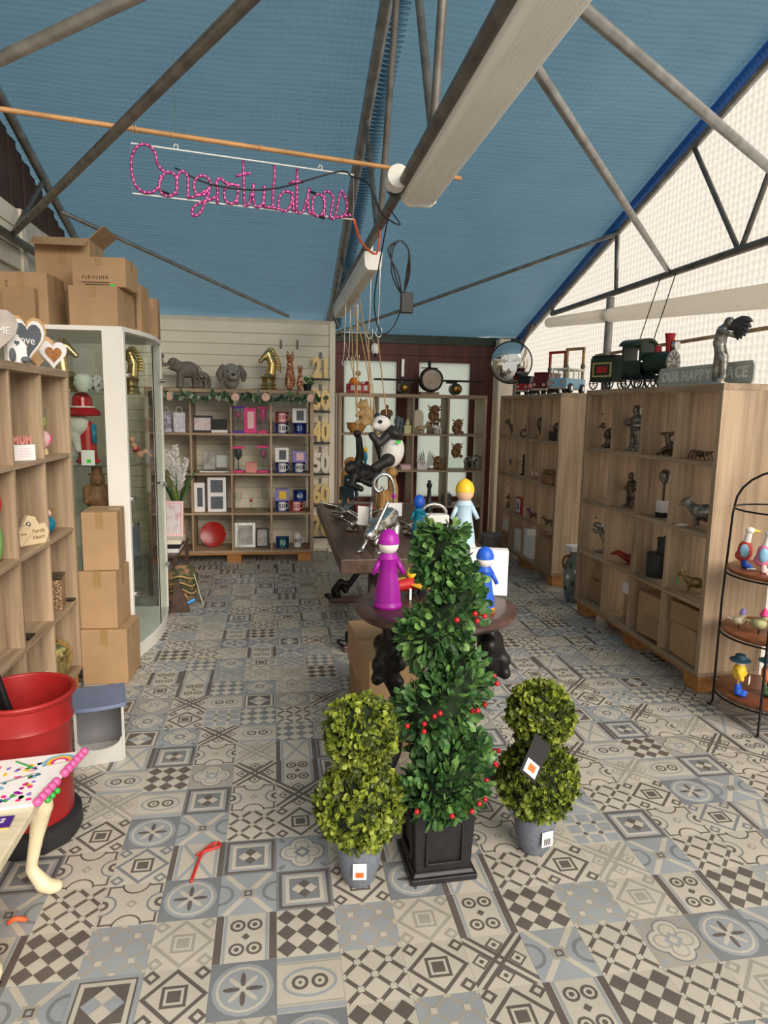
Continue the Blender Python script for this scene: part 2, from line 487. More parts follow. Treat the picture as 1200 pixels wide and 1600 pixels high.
    for x in (-.45, .45): t.sq(D_, .05, x, 0, 0, .5)
    for x in (-.35, .35): t.sq(B_, .03, x, 0, 0, .5)
    for s_ in (-1, 1): t.bar(B_, (-.3, -.5*s_), (.3, .5*s_), .07)
    for y in (-.3, .3): t.sq(C_, .05, 0, y, Q4)
    T.append(t)
    t = Tile(B_)                                                # ribboned star
    for a_ in (0, 2): t.bar(C_, (-.4, -.5+a_*.5), (0, 0), .10).bar(C_, (.4, -.5+a_*.5), (0, 0), .10)
    for x in (-.5, .5): t.disc(S_, .26, x, 0, 16).disc(B_, .2, x, 0, 16)
    t.sq(G_, .12).sq(D_, .07).sq(B_, .035); T.append(t)
    return T
def tile_into(b, t, ox=0, oy=0):
    h = .0015; zx, zy = TX-h*.4, TY-h*.4
    b.m(t.p[0][0]); x0, x1, y0, y1 = ox-zx/2, ox+zx/2, oy-zy/2, oy+zy/2
    b.add([(x0, y0, -.004), (x1, y0, -.004), (x1, y1, -.004), (x0, y1, -.004), (x0, y0, 0), (x1, y0, 0), (x1, y1, 0), (x0, y1, 0)],
          ((4, 5, 6, 7), (0, 1, 5, 4), (1, 2, 6, 5), (2, 3, 7, 6), (3, 0, 4, 7)))
    for k, (c, poly) in enumerate(t.p[1:]):
        b.m(c); z = .00006*(k+1)
        b.add([(ox+u*zx, oy+v*zy, z) for u, v in poly], (tuple(range(len(poly))),))
floor = MB().box(-1.75, -1.2, -.06, 3.0, 7.95, -.004).build('floor', mat('floor_grout', '#9b968e', .6, var=.1)); tag(floor, 'floor of patterned grey, cream and blue tiles', kind='structure')
DS = designs(); ND = len(DS)
tmesh = []
for t in DS:
    b = MB(); tile_into(b, t); tmesh.append(b.mesh('tile', tcol, fix=False))
OX, OY = -.006+TX/2, 1.749+TY/2
allt = []
for i in range(-10, 17):
    for j in range(-16, 34):
        x, y = OX+i*TX, OY+j*TY
        if x-TX/2 < -1.75 or x+TX/2 > 3.0 or y+TY/2 > 7.94: continue
        k = (5*i+3*j+(i*i*j) % 3) % ND
        allt.append((x, y, k))
def seen(x, y): return y > 1.35 and -1.05 < x < 2.75 and x < .42+.62*y+.1 and x > -.02-.40*y-.1
near = sorted([t for t in allt if seen(t[0], t[1])], key=lambda t: t[1]+.25*abs(t[0]-.3))[:300]
ns = set((round(t[0], 3), round(t[1], 3)) for t in near)
for x, y, k in near:
    o = bpy.data.objects.new('tile', tmesh[k]); COL.objects.link(o); o.parent = floor; o.location = (x, y, 0)
b = MB()
for x, y, k in allt:
    if (round(x, 3), round(y, 3)) not in ns: tile_into(b, DS[k], x, y)
me = b.mesh('tile_field', tcol, fix=False); o = bpy.data.objects.new('tile_field', me); COL.objects.link(o); o.parent = floor; o['kind'] = 'stuff'

# ---------------------------------------------------------------- walls
def struct(o, label=None): o['kind'] = 'structure'; (o.__setitem__('label', label) if label else None); return o
board_mesh = {}
wb = struct(MB().box(-1.7, 7.36, 0, .62, 7.46, 2.46).build('wall_back', mat('wall_cream', '#d8cfbb', .6, var=.06)), 'back wall of cream horizontal boards')
z = .02; i = 0
bm_ = MB().box(-1.14, -.012, 0, 1.14, 0, .108).mesh('board', cream_p)
while z < 2.40:
    o = bpy.data.objects.new('board', bm_); COL.objects.link(o); o.parent = wb; o.location = (-.545, 7.36, z)
    b_ = o.modifiers.new('bevel', 'BEVEL'); b_.width = .004
    z += .1145
for x in (.05, .22):
    MB().box(x, 7.335, 2.16, x+.022, 7.35, 2.25).build('bracket', steel_d, wb)
tr = struct(MB().box(.565, 7.32, 0, .625, 7.47, 2.43).build('trim_1', cream_p), 'cream post closing the boarded back wall')
# door wall at the back, right half
wd = struct(MB().box(.62, 7.78, 0, 2.86, 7.86, .12).build('wall_back_doors', red_w), 'red-brown timber door wall at the back')
for (x0, z0, x1, z1) in ((.62, 2.16, 2.50, 2.30), (.62, .12, .76, 2.16), (1.36, .12, 1.62, 2.16), (2.22, .12, 2.50, 2.16), (.76, .12, 1.36, .55), (1.62, .12, 2.22, .55), (.76, 2.09, 1.36, 2.16), (1.62, 2.09, 2.22, 2.16)):
    MB().box(x0, 7.74, z0, x1, 7.80, z1).build('frame_board', red_w, wd, bevel=.004)
bub_g = sheet('bubble_glazing', '#e6ece2', .93, .4, 38, '#f6fbf3', .05)
for k, (x0, x1) in enumerate(((.76, 1.36), (1.62, 2.22))):
    o = MB().box(x0, 7.765, .55, x1, 7.775, 2.09).build('window_%d' % (k+1), bub_g); struct(o, ('left', 'right')[k]+' frosted pane of the back doors')
MB().box(2.22, 7.76, 0, 2.5, 7.8, 2.3).build('side_board', red_w, wd)
MB().box(1.405, 7.70, 1.92, 1.44, 7.74, 2.12).build('bolt', chrome, wd, bevel=.004)
MB().box(.62, 7.72, 2.29, 2.85, 7.86, 2.385).build('gutter', green_d, wd)
o = struct(MB().box(2.50, 7.55, 0, 2.62, 7.70, 2.36).build('trim_2', cream_p), 'cream upright post beside the back doors')
o = struct(MB().box(2.46, 7.80, 0, 2.86, 7.84, 2.4).build('wall_back_corner', mat('corner_white', '#ddd6c6', .6, var=.08)), 'pale corner of the back wall')
# right wall: translucent bubble sheeting
bub_w = sheet('bubble_sheet_white', '#ece8e0', .80, .45, 20, '#fbf6ee', .08)
wr = struct(MB().add([(2.86, 2.65, 0), (2.86, 7.86, 0), (2.86, 7.86, 2.36), (2.86, 1.2, 4.46), (2.86, 1.2, 2.5), (2.86, 2.65, 2.5)], ((0, 1, 2, 3, 4, 5),)).build('wall_right', bub_w), 'translucent white bubble sheeting wall on the right')
o = MB().tube([(2.80, 6.9, 2.47), (2.79, 3.2, 2.20)], [.05, .075], 14).build('sheet_roll', bub_w, wr, smooth=True)
MB().box(2.845, 3.2, 2.05, 2.855, 5.9, 2.075).build('rust_stain_batten', mat('rusty_batten', '#b99a78', .7, var=.3), wr)
# left wall
wl = struct(MB().prism([(1.2, 0), (7.4, 0), (7.4, 2.50), (1.2, 4.45)], -1.76, -1.68, 'yz').build('wall_left', mat('left_wall_white', '#d5cfc0', .6, var=.06)), 'left wall with pale and dark boards')
for k in range(3):
    MB().box(-1.68, 3.6, 2.42+.13*k, -1.655, 5.02, 2.54+.13*k).build('board', cream_p, wl, bevel=.004)
MB().box(-1.68, 5.02, 1.9, -1.64, 5.10, 2.81).build('upright', cream_p, wl)
for k in range(33):
    y = 2.2+k*.125; zt = 2.39+.315*(7.83-y)-.06
    MB().box(-1.70, y, 2.80, -1.665-.01*(k % 2), y+.118, zt).build('dark_plank', mat('dark_cladding', '#4a342a', .6, var=.2, scale=8), wl)
# ---------------------------------------------------------------- roof
RS, RE, RZ = .315, 7.84, 2.39
def rz_(y): return RZ+RS*(RE-y)
bub_b = sheet('bubble_sheet_blue', '#6a95af', .40, .5, 26, '#769fb8', .16)
ro = MB(); n1, n2 = 44, 26
x0, x1, y0, y1 = -1.72, 2.86, -.4, 7.86
vs = []; fs = []
for i in range(n1+1):
    for j in range(n2+1):
        x = x0+(x1-x0)*i/n1; y = y0+(y1-y0)*j/n2
        u = ((x-.575) % 2.2)/2.2
        sag = -.035*math.sin(PI*u)+.006*math.sin(x*9+y*3)+.005*math.sin(y*7-x*4)
        vs.append((x, y, rz_(y)+.03+sag))
for i in range(n1):
    for j in range(n2): fs.append((i*(n2+1)+j, (i+1)*(n2+1)+j, (i+1)*(n2+1)+j+1, i*(n2+1)+j+1))
ro.add(vs, fs)
ceil = struct(ro.build('ceiling', bub_b, smooth=True), 'sloping blue bubble sheet ceiling')
# pleated edge of the sheet beside the middle truss, rolled edge along the right gable
pl = MB()
for k in range(140):
    y = 3.0+k*.034; pl.tube([(.62, y, rz_(y)+.012), (.67, y, rz_(y)+.004), (.72, y+.01, rz_(y)+.018)], [.008, .012, .004], 5)
o = pl.build('pleated_edge', bub_b, ceil, smooth=True); o['kind'] = 'stuff'
MB().tube([(2.80, 7.8, rz_(7.8)-.02), (2.79, 3.0, rz_(3.0)-.02)], .035, 10).build('rolled_edge', sheet('blue_roll', '#1f5fb0', .15, .4, 30, None, .2), ceil, smooth=True)
# trusses
TXs = (-1.6, .575, 2.83); CH = 2.56
def truss(x, label, webs, yb=6.9, ych=1.2):
    t = thing('roof_truss', label, 'truss', (x, 7.8, 0), 0, 'roof trusses')
    def P(y, z): return (0, y-7.8, z)
    pipe('top_chord', P(7.8, rz_(7.8)-.05), P(1.2, rz_(1.2)-.05), .036 if x == .575 else .03, steel, t)
    pipe('bottom_chord', P(yb, CH), P(ych, CH), .026, steel_d, t)
    for a, b_ in webs: pipe('web_strut', P(*a), P(*b_), .017, steel_d, t)
    return t
truss(.575, 'middle roof truss carrying the strip lights', (((2.25, rz_(2.25)-.05), (2.6, CH)), ((3.25, rz_(3.25)-.05), (2.62, CH)), ((3.9, CH), (3.35, rz_(3.35)-.05)), ((4.6, rz_(4.6)-.05), (4.0, CH)), ((5.6, CH), (6.2, rz_(6.2)-.05))), 7.7)
truss(2.83, 'right gable truss against the white sheeting', (((4.58, rz_(4.58)-.05), (4.0, CH)), ((3.4, rz_(3.4)-.05), (3.98, CH)), ((5.55, CH), (5.6, rz_(5.6)-.05)), ((6.9, rz_(6.9)-.05), (6.88, CH))))
truss(-1.6, 'left roof truss above the cardboard boxes', (((5.4, rz_(5.4)-.05), (4.7, CH)),))
def brace(p, q, r, label, m=steel): tag(MB().tube([p, q], r, 12).build('brace_tube', m, auto=True), label, 'brace', 'roof bracing tubes')
brace((-1.6, 4.72, 2.58), (.575, .80, 2.58), .020, 'dark brace tube crossing above the bamboo cane', steel_d)
brace((2.83, 4.77, 2.58), (.575, 1.87, 2.58), .018, 'right brace tube ending on the gable truss chord')
brace((-1.6, 3.09, 2.58), (.575, 1.17, 2.58), .019, 'upper left brace tube in the top corner of the photo')
brace((2.83, 3.32, 2.58), (.575, 1.67, 2.58), .019, 'long brace tube from strip light to right frame edge')
brace((.575, 1.66, 2.62), (2.83, 1.70, 2.62), .022, 'thick cross tube at the top right corner')
brace((-1.6, 5.72, rz_(5.72)-.07), (.14, 7.32, rz_(7.32)-.07), .017, 'roof brace from left truss down to the back wall')
brace((2.83, 5.56, rz_(5.56)-.07), (.64, 7.70, rz_(7.70)-.07), .017, 'roof brace from right gable down to the back wall')
tag(MB().tube([(2.80, 5.58, 0), (2.80, 5.58, 2.52)], .034, 14).build('wall_post', steel, auto=True), 'galvanised upright post behind the toy camper van', 'post')
tag(MB().tube([(2.83, 5.56, 2.56), (2.83, 5.56, rz_(5.56)-.1)], .008, 8).build('conduit', mat('pale_conduit', '#cfcabd', .5), auto=True), 'thin pale conduit rising up the right gable', 'conduit')
tag(MB().tube([(2.72, 7.62, 0.0), (2.72, 7.62, 2.2), (2.80, 7.3, 2.55)], .025, 10).build('corner_post', steel_d, auto=True), 'grey corner post behind the round mirror', 'post')
# ---------------------------------------------------------------- shelf units on pallets
def shelf_unit(label, plabel, loc, rz, w=1.61, d=.38):
    """local: x 0..w along the front, y 0 front .. d back"""
    t = thing('cube_shelf', label, 'shelf', loc, rz, 'oak cube shelving units')
    z0, z1, T = .10, 1.72, .036
    MB().box(0, 0, z1-T, w, d, z1).build('top_board', oak_x, t, bevel=.002)
    MB().box(0, 0, z0, w, d, z0+T*.7).build('bottom_board', oak_x, t, bevel=.002)
    for x in (0, w-T): MB().box(x, 0, z0+T*.7, x+T, d, z1-T).build('side_panel', oak_z, t, bevel=.002)
    zs = [z0+T*.7, .505, .90, 1.295, z1-T]
    for z in zs[1:4]: MB().box(T, .004, z-.02, w-T, d, z).build('shelf_board', oak_x, t, bevel=.001)
    cw = (w-2*T)/4
    for r in range(4):
        for c in range(1, 4):
            x = T+cw*c
            MB().box(x-.009, .006, zs[r], x+.009, d, zs[r+1]-(.02 if r < 3 else 0)).build('divider', oak_z, t, bevel=.001)
    for r, c in ((3, 0), (1, 2)):
        MB().tube([(T+.0005, .12, zs[r]+.25), (T+.0025, .12, zs[r]+.25)], .007, 8).build('cam_lock', black, t)
    p = thing('pallet', plabel, 'pallet', loc, rz, 'wooden pallets under the shelves')
    for x in (.02, w/2-.06, w-.16):
        for y in (.02, d-.12): MB().box(x, y, 0, x+.14, y+.10, .078).build('block', pallet_w, p, bevel=.004)
    for y in (.01, d/2-.045, d-.10): MB().box(.01, y, .079, w-.01, y+.09, .099).build('plank', pallet_w, p, bevel=.003)
    return t
Q = PI/2
shelf_unit('oak cube shelf at the back below the flower garland', 'pallet under the garland shelf at the back', (-1.235, 6.84, 0), 0)
shelf_unit('oak cube shelf at the back in front of the red-brown doors', 'pallet under the shelf by the back doors', (.66, 7.27, 0), 0, w=1.63, d=.36)
shelf_unit('oak cube shelf on the left with the heart plaques on top', 'pallet under the left shelf behind the red bin', (-1.066, 2.22, 0), Q)
shelf_unit('nearest oak cube shelf on the right under the happy place sign', 'pallet under the nearest right shelf', (2.32, 4.91, 0), -Q)
shelf_unit('farther oak cube shelf on the right under the toy camper van', 'pallet under the farther right shelf', (2.43, 7.24, 0), -Q)

# ---------------------------------------------------------------- corner glass cabinet
t = thing('display_cabinet', 'white display cabinet with curved glass doors and boxes on top', 'cabinet', (-.87, 4.15, 0), rad(-4.5))
# local: x negative to the wall, y along the wall 0..0.9; front bulges to +x
CW, CD = .90, .62
def front(n=10, o=0): return [(.055*math.sin(PI*i/n)+o, CW*i/n) for i in range(n+1)]
def slab(z0, z1, o=0): return MB().prism(front(10, o)+[(-CD, CW), (-CD, 0)], z0, z1, 'xy')
slab(0, .07, .004).build('plinth', white_p, t)
slab(.07, .09, .012).build('base_board', white_p, t)
slab(1.965, 1.99, .012).build('top_board', white_p, t)
MB().box(-.10, -.004, .09, .0, .022, 1.965).build('stile', white_p, t, bevel=.002)
MB().box(-.0, -.004, .09, .02, .03, 1.965).build('stile_edge', white_p, t, bevel=.002)
MB().box(-.05, CW-.022, .09, .015, CW+.004, 1.965).build('stile', white_p, t, bevel=.002)
MB().box(-CD, .0, .09, -CD+.03, .04, 1.965).build('stile', white_p, t)
MB().box(-CD, CW-.04, .09, -CD+.03, CW, 1.965).build('stile', white_p, t)
for y in (.005, CW-.012): MB().box(-CD+.03, y, .09, -.1, y+.006, 1.965).build('side_glass', tglass, t)
for a_, b_ in ((0, .5), (.5, 1)):
    pts = [(.055*math.sin(PI*u)+.008, CW*u) for u in [a_+(b_-a_)*(.03+.94*i/5) for i in range(6)]]
    dr = MB().prism(pts+[(x-.006, y) for x, y in reversed(pts)], .095, 1.955, 'xy').build('glass_door', tglass, t)
    for z in (.42, 1.0, 1.72):
        y = CW*(.95 if a_ else .05); MB().lathe([(0, -.012), (.016, -.012), (.016, .012), (0, .012)], 12, (0, 0, 0), Matrix.Translation((.03, y, z)) @ Matrix.Rotation(Q, 4, 'Y')).build('hinge', chrome, dr, auto=True)
    for z in (1.05, 1.93): MB().cb((.072, CW*(.5+(.03 if a_ else -.03)), z), (.014, .04, .014)).build('lock_bar', chrome, dr)
MB().cb((.0655, CW*.5, 1.02), (.004, .012, 1.84)).build('door_seal', black, t)
for z in (.55, .90, 1.19, 1.62):
    MB().prism([(x-.03, y) for x, y in front(8) if .02 < y < CW-.02]+[(-CD+.03, CW-.03), (-CD+.03, .03)], z-.006, z, 'xy').build('glass_shelf', mat('shelf_glass', '#cfe3da', .05, trans=.9, var=0) if z == 1.19 else tglass, t)

# ---------------------------------------------------------------- cardboard boxes
def carton(label, loc, d, rz=0, m=card, tp=True, flap=False, group='cardboard cartons', top_tape=True, tops=True):
    """closed carton, base at loc (centre), faces with tape and seam"""
    t = thing('cardboard_box', label, 'box', loc, rz, group)
    w, l, h = d
    MB().box(-w/2, -l/2, 0, w/2, l/2, h).build('body', m, t, bevel=.004)
    if tp:
        MB().box(-w/2+.003, -.022, h+.0002, w/2-.003, .022, h+.0012).build('tape', tape, t)
        MB().box(w/2+.0002, -.02, h*.7, w/2+.0012, .02, h).build('tape', tape, t)
        MB().box(-.02, -l/2-.0012, h*.72, .02, -l/2-.0002, h).build('tape', tape, t)
    if flap:
        M = Matrix.Translation((0, -l/2, h)) @ Matrix.Rotation(rad(35), 4, 'X')
        MB().box(-w/2, -.10, 0, w/2, 0, .004, M).build('flap', m, t)
        M = Matrix.Translation((w/2, 0, h)) @ Matrix.Rotation(rad(-40), 4, 'Y')
        MB().box(0, -l/2, 0, .12, l/2, .004, M).build('flap', m, t)
    return t
S_G = 'cartons stacked beside the glass cabinet'
carton('bottom carton of the stack beside the glass cabinet', (-.94, 3.96, .001), (.245, .28, .315), rad(-3), group=S_G)
carton('middle carton of the stack beside the glass cabinet', (-.965, 3.97, .318), (.20, .26, .325), rad(-4), group=S_G)
carton('top carton of the stack beside the glass cabinet, with ridged lid', (-.96, 3.98, .645), (.185, .25, .325), rad(3), group=S_G)
C_G = 'cartons on top of the glass cabinet'
b1 = carton('tall open carton on the cabinet, highest of the boxes', (-1.265, 4.715, 1.992), (.32, .30, .55), rad(-3), flap=True, group=C_G)
b2 = carton('flapped carton on the cabinet under the printed box', (-1.01, 4.38, 1.992), (.27, .32, .225), rad(-5), group=C_G)
b3 = carton('printed carton on top of the flapped box', (-.985, 4.39, 2.220), (.30, .24, .165), rad(-6), group=C_G)
text('F L E I S C H E R', black, .026, b3, (-.02, -.1215, .052), sx=.8)
MB().box(-.10, -.1212, .022, .06, -.1202, .026).build('printed_line', black, b3); MB().box(-.08, -.1212, .010, .08, -.1202, .014).build('printed_line', black, b3)
MB().box(.06, -.1214, .002, .09, -.1204, .014).build('green_sticker', green_b, b3)
b4 = carton('printed carton lying on its side left on the cabinet', (-1.40, 4.36, 1.992), (.29, .26, .285), rad(-4), group=C_G)
text('F L E I S C H E R', black, .02, b4, (-.075, -.1315, .18), rot=(Q, Q, 0), sx=.8); MB().box(.045, -.1314, .045, .06, -.1304, .075).build('green_sticker', green_b, b4)
carton('small carton standing in front of the side-lying printed box', (-1.40, 4.19, 1.992), (.17, .06, .19), 0, m=card2, group=C_G)
b5 = carton('narrow upright carton with vertical print on the cabinet', (-.85, 4.66, 1.992), (.07, .2, .30), rad(-4), group=C_G)
text('www.bettyboop.com', black, .026, b5, (.0, -.1015, .14), rot=(Q, -Q, 0))
carton('narrow open carton at the far end of the cabinet top', (-.81, 4.86, 1.992), (.09, .16, .25), rad(4), m=card2, flap=False, group=C_G)
P_G = 'cartons in the bottom of the near right shelf'
B0 = .128
carton('upper carton of the pair in the bottom far cell', (2.50, 4.69, B0+.165), (.16, .20, .15), 0, tp=True, group=P_G)
carton('lower carton of the pair in the bottom far cell', (2.49, 4.70, B0), (.18, .22, .163), rad(6), m=card2, group=P_G)
c = carton('slim carton with white lid in the bottom shelf row', (2.49, 4.27, B0), (.14, .12, .24), 0, group=P_G)
MB().box(-.08, -.07, .18, .08, .07, .26).build('lid', white_c, c)
c = carton('open carton with loose flaps in the bottom shelf row', (2.48, 3.90, B0), (.24, .27, .28), rad(3), flap=False, group=P_G)
M = Matrix.Translation((-.12, -.05, .13)) @ Matrix.Rotation(rad(12), 4, 'Y'); MB().box(-.006, -.1, -.11, 0, .08, .02, M).build('flap', card2, c)
carton('lower printed carton in the nearest bottom cell', (2.48, 3.51, B0), (.26, .27, .20), rad(-2), group=P_G)
c = carton('taped carton lying on the printed one in the nearest bottom cell', (2.47, 3.52, B0+.203), (.24, .26, .12), rad(4), m=card2, group=P_G)
F_G = 'boxes in the bottom of the farther right shelf'
carton('brown carton in the bottom far corner of farther right shelf', (2.56, 7.04, B0), (.16, .2, .13), 0, group=F_G)
carton('white carton on the brown one, farther right shelf', (2.56, 7.04, B0+.133), (.16, .2, .13), 0, m=white_c, tp=False, group=F_G)
carton('red-topped carton in the second bottom cell of farther right shelf', (2.62, 6.64, B0), (.16, .18, .27), 0, m=redpt, tp=False, group=F_G)
carton('white slab box leaning before the red-topped carton', (2.49, 6.64, B0), (.05, .16, .22), 0, m=white_c, tp=False, group=F_G)
carton('tall white box in third bottom cell of farther right shelf', (2.50, 6.36, B0), (.10, .09, .28), 0, m=white_c, tp=False, group=F_G)
carton('white box beside the tall white one, farther right shelf', (2.50, 6.24, B0), (.10, .10, .22), 0, m=white_c, tp=False, group=F_G)
carton('brown carton in the nearest bottom cell of farther right shelf', (2.54, 5.86, B0), (.2, .27, .28), 0, group=F_G)
carton('upper long carton under the round iron table', (.525, 3.22, .212), (.26, .62, .21), rad(3), group='cartons under the round table')
carton('lower long carton on the floor under the round iron table', (.53, 3.22, .001), (.27, .64, .21), rad(1), m=card2, group='cartons under the round table')

# ---------------------------------------------------------------- round iron table
t = thing('round_table', 'round dark wooden table on black cast iron legs', 'table', (.667, 2.74, 0))
MB().lathe([(0, .692), (.30, .692), (.33, .700), (.342, .715), (.338, .730), (.322, .738), (.30, .740), (0, .740)], 48).build('table_top', wood('table_top_wood', '#573a31', '#36231f', 'x', .35), t, auto=True)
MB().lathe([(.15, .675), (.27, .675), (.27, .692), (.15, .692)], 24).build('iron_ring', iron, t)
for k in range(3):
    a = rad((-150, -30, 70)[k]); ca, sa = math.cos(a), math.sin(a)
    def W_(r, z, o=0): return (ca*r-sa*o, sa*r+ca*o, z)
    pr = [('c', W_(.24, .66), W_(.23, .58), .04, .045), ('c', W_(.255, .57), W_(.25, .50), .055, .05), ('e', W_(.30, .53), .035), ('e', W_(.305, .50), .022), ('e', W_(.31, .475), .028),
          ('e', W_(.25, .60, .045), .04), ('e', W_(.25, .60, -.045), .04), ('e', W_(.24, .54, .05), .035), ('e', W_(.24, .54, -.05), .035), ('c', W_(.20, .66), W_(.10, .62), .035, .02),
          ('c', W_(.25, .50), W_(.21, .40), .045, .03), ('c', W_(.21, .40), W_(.17, .26), .03, .022), ('c', W_(.17, .26), W_(.20, .12), .022, .022), ('c', W_(.20, .12), W_(.27, .035), .024, .03), ('e', W_(.29, .025), (.045, .045, .024)),
          ('e', W_(.22, .45, .03), .025), ('e', W_(.22, .45, -.03), .025)]
    fig('leg', iron, pr, t, .011, 2)
MB().lathe([(0, .22), (.10, .22), (.12, .235), (.10, .25), (0, .25)], 20).build('lower_shelf', iron, t, auto=True)
for k in range(3):
    a = rad((-150, -30, 70)[k]); MB().tube([(0, 0, .235), (math.cos(a)*.17, math.sin(a)*.17, .25)], .014, 8).build('stretcher', iron, t)

# ---------------------------------------------------------------- long trestle table
t = thing('trestle_table', 'long dark wooden table with scrolled iron trestles', 'table', (.79, 4.72, 0))
for k in range(5):
    x = -.43+k*.172
    MB().box(x, -1.10, .70, x+.170, 1.10, .738).build('plank', dark_w, t, bevel=.004)
MB().box(-.445, -1.118, .66, .445, -1.10, .74).build('end_board', dark_w, t, bevel=.004)
MB().box(-.445, 1.10, .66, .445, 1.118, .74).build('end_board', dark_w, t, bevel=.004)
for s in (-1, 1): MB().box(s*.4375-.0075, -1.10, .66, s*.4375+.0075, 1.10, .74).build('apron', dark_w, t, bevel=.003)
for y in (-.50, .62):
    MB().box(-.05, y-.05, .05, .05, y+.05, .66).build('upright', dark_w, t, bevel=.004)
    f = MB().box(-.37, y-.05, .0, .37, y+.05, .045).build('foot', dark_w, t, bevel=.012)
    for s in (-1, 1):
        fig('scroll_bracket', iron, [('c', (s*.30, y, .05), (s*.33, y, .10), .03), ('c', (s*.33, y, .10), (s*.28, y, .17), .03, .025), ('c', (s*.28, y, .17), (s*.21, y, .14), .025), ('c', (s*.21, y, .14), (s*.14, y, .24), .025), ('c', (s*.14, y, .24), (s*.06, y, .30), .025), ('e', (s*.24, y, .10), .03), ('c', (s*.35, y, .03), (s*.39, y, .06), .022)], t, .012, 1)
    MB().box(-.38, y-.04, .62, .38, y+.04, .66).build('cross_rail', dark_w, t)
MB().box(-.03, -.45, .18, .03, .57, .25).build('stretcher', dark_w, t, bevel=.004)

# ---------------------------------------------------------------- wire étagère on the right edge
t = thing('display_rack', 'black wire rack with three round wooden shelves, right edge', 'rack', (2.50, 2.98, 0))
RR = .245
rw = wood('rack_wood', '#8a5130', '#5f321c', 'x', .4)
for z in (.15, .475, .79):
    MB().lathe([(0, z-.024), (RR-.01, z-.024), (RR, z-.014), (RR, z-.004), (RR-.012, z), (0, z)], 36).build('round_shelf', rw, t, auto=True)
    ring = [(math.cos(2*PI*i/32)*(RR+.006), math.sin(2*PI*i/32)*(RR+.006), z-.03) for i in range(32)]
    MB().tube(ring, .005, 6, True).build('ring', iron, t)
MB().tube([(math.cos(2*PI*i/32)*(RR-.01), math.sin(2*PI*i/32)*(RR-.01), 1.09) for i in range(32)], .005, 6, True).build('ring', iron, t)
for k in range(4):
    a = rad(45+90*k); c, s = math.cos(a), math.sin(a)
    pts = [(c*(RR+.035), s*(RR+.035), .012), (c*(RR+.02), s*(RR+.02), .003), (c*(RR+.008), s*(RR+.008), .03), (c*(RR+.008), s*(RR+.008), .6), (c*(RR-.005), s*(RR-.005), 1.05)]+[(c*(RR-.01)*math.cos(rad(q)), s*(RR-.01)*math.cos(rad(q)), 1.09+.20*math.sin(rad(q))) for q in range(0, 91, 15)]
    MB().tube(pts, .006, 8).build('leg', iron, t, smooth=True)

# ---------------------------------------------------------------- strip lights, sign and cables overhead
diff = mat('lamp_diffuser', '#f7f4ec', .35, var=.03, scale=5, stretch=(60, 1, 60)); lampw = mat('lamp_housing', '#ece9e0', .5, var=.08, scale=4)
def strip(label, loc, L, w, tilt):
    t = thing('strip_light', label, 'light', loc, 0, 'fluorescent strip lights'); t.rotation_euler = (tilt, 0, 0)
    prof = [(-w/2, -.02), (-w*.46, -.065), (-w*.3, -.085), (w*.3, -.085), (w*.46, -.065), (w/2, -.02)]
    MB().prism(prof, 0, L, 'xz').build('diffuser', diff, t, auto=True)
    for k in range(9):
        x = -w*.32+k*w*.08; MB().box(x, .03, -.088, x+.003, L-.03, -.084).build('rib', lampw, t)
    MB().box(-w/2-.006, -.02, -.022, w/2+.006, L+.02, .02).build('housing', lampw, t, bevel=.006)
    for y in (-.022, L+.002): MB().prism([(x*1.05, z*1.05) for x, z in prof]+[(w/2, .02), (-w/2, .02)], y, y+.02, 'xz').build('end_cap', lampw, t)
    for y in (.15, L-.15): MB().box(-.02, y, .02, .02, y+.03, .10).build('hanger', steel, t)
    return t
l1 = strip('large ribbed strip light nearest the camera', (.665, 1.15, 2.575), 2.12, .165, 0)
MB().tube([(-.12, 2.10, .0), (-.12, 2.0, .0)], .05, 14).build('junction_box', lampw, l1, auto=True); MB().tube([(-.12, 2.125, -.02), (-.12, 2.09, -.02)], .035, 14).build('socket', black, l1, auto=True)
strip('long narrow strip light over the long table', (.60, 4.35, 2.49), 2.25, .105, 0)
bam = mat('bamboo', '#b98a58', .5, var=.2, scale=10)
t = thing('bamboo_cane', 'long bamboo cane holding the pink sign', 'cane', (-1.6, 2.737, 2.61))
P0, P1 = Vector((0, 0, 0)), Vector((2.45, .5, 0))
MB().tube([P0.lerp(P1, i/12) for i in range(13)], .0095, 10).build('culm', bam, t, smooth=True)
for k in range(7): p = P0.lerp(P1, .07+k*.14); d = (P1-P0).normalized(); MB().tube([p-d*.006, p, p+d*.006], [.0095, .0125, .0095], 10).build('node', bam, t, smooth=True)
for k in (.43, .888): p = P0.lerp(P1, k); MB().tube([p+Vector((math.sin(a)*.002+a*.002, .013*math.cos(a), .013*math.sin(a))) for a in [q*.7 for q in range(20)]], .002, 5).build('string_tie', rope_m, t)
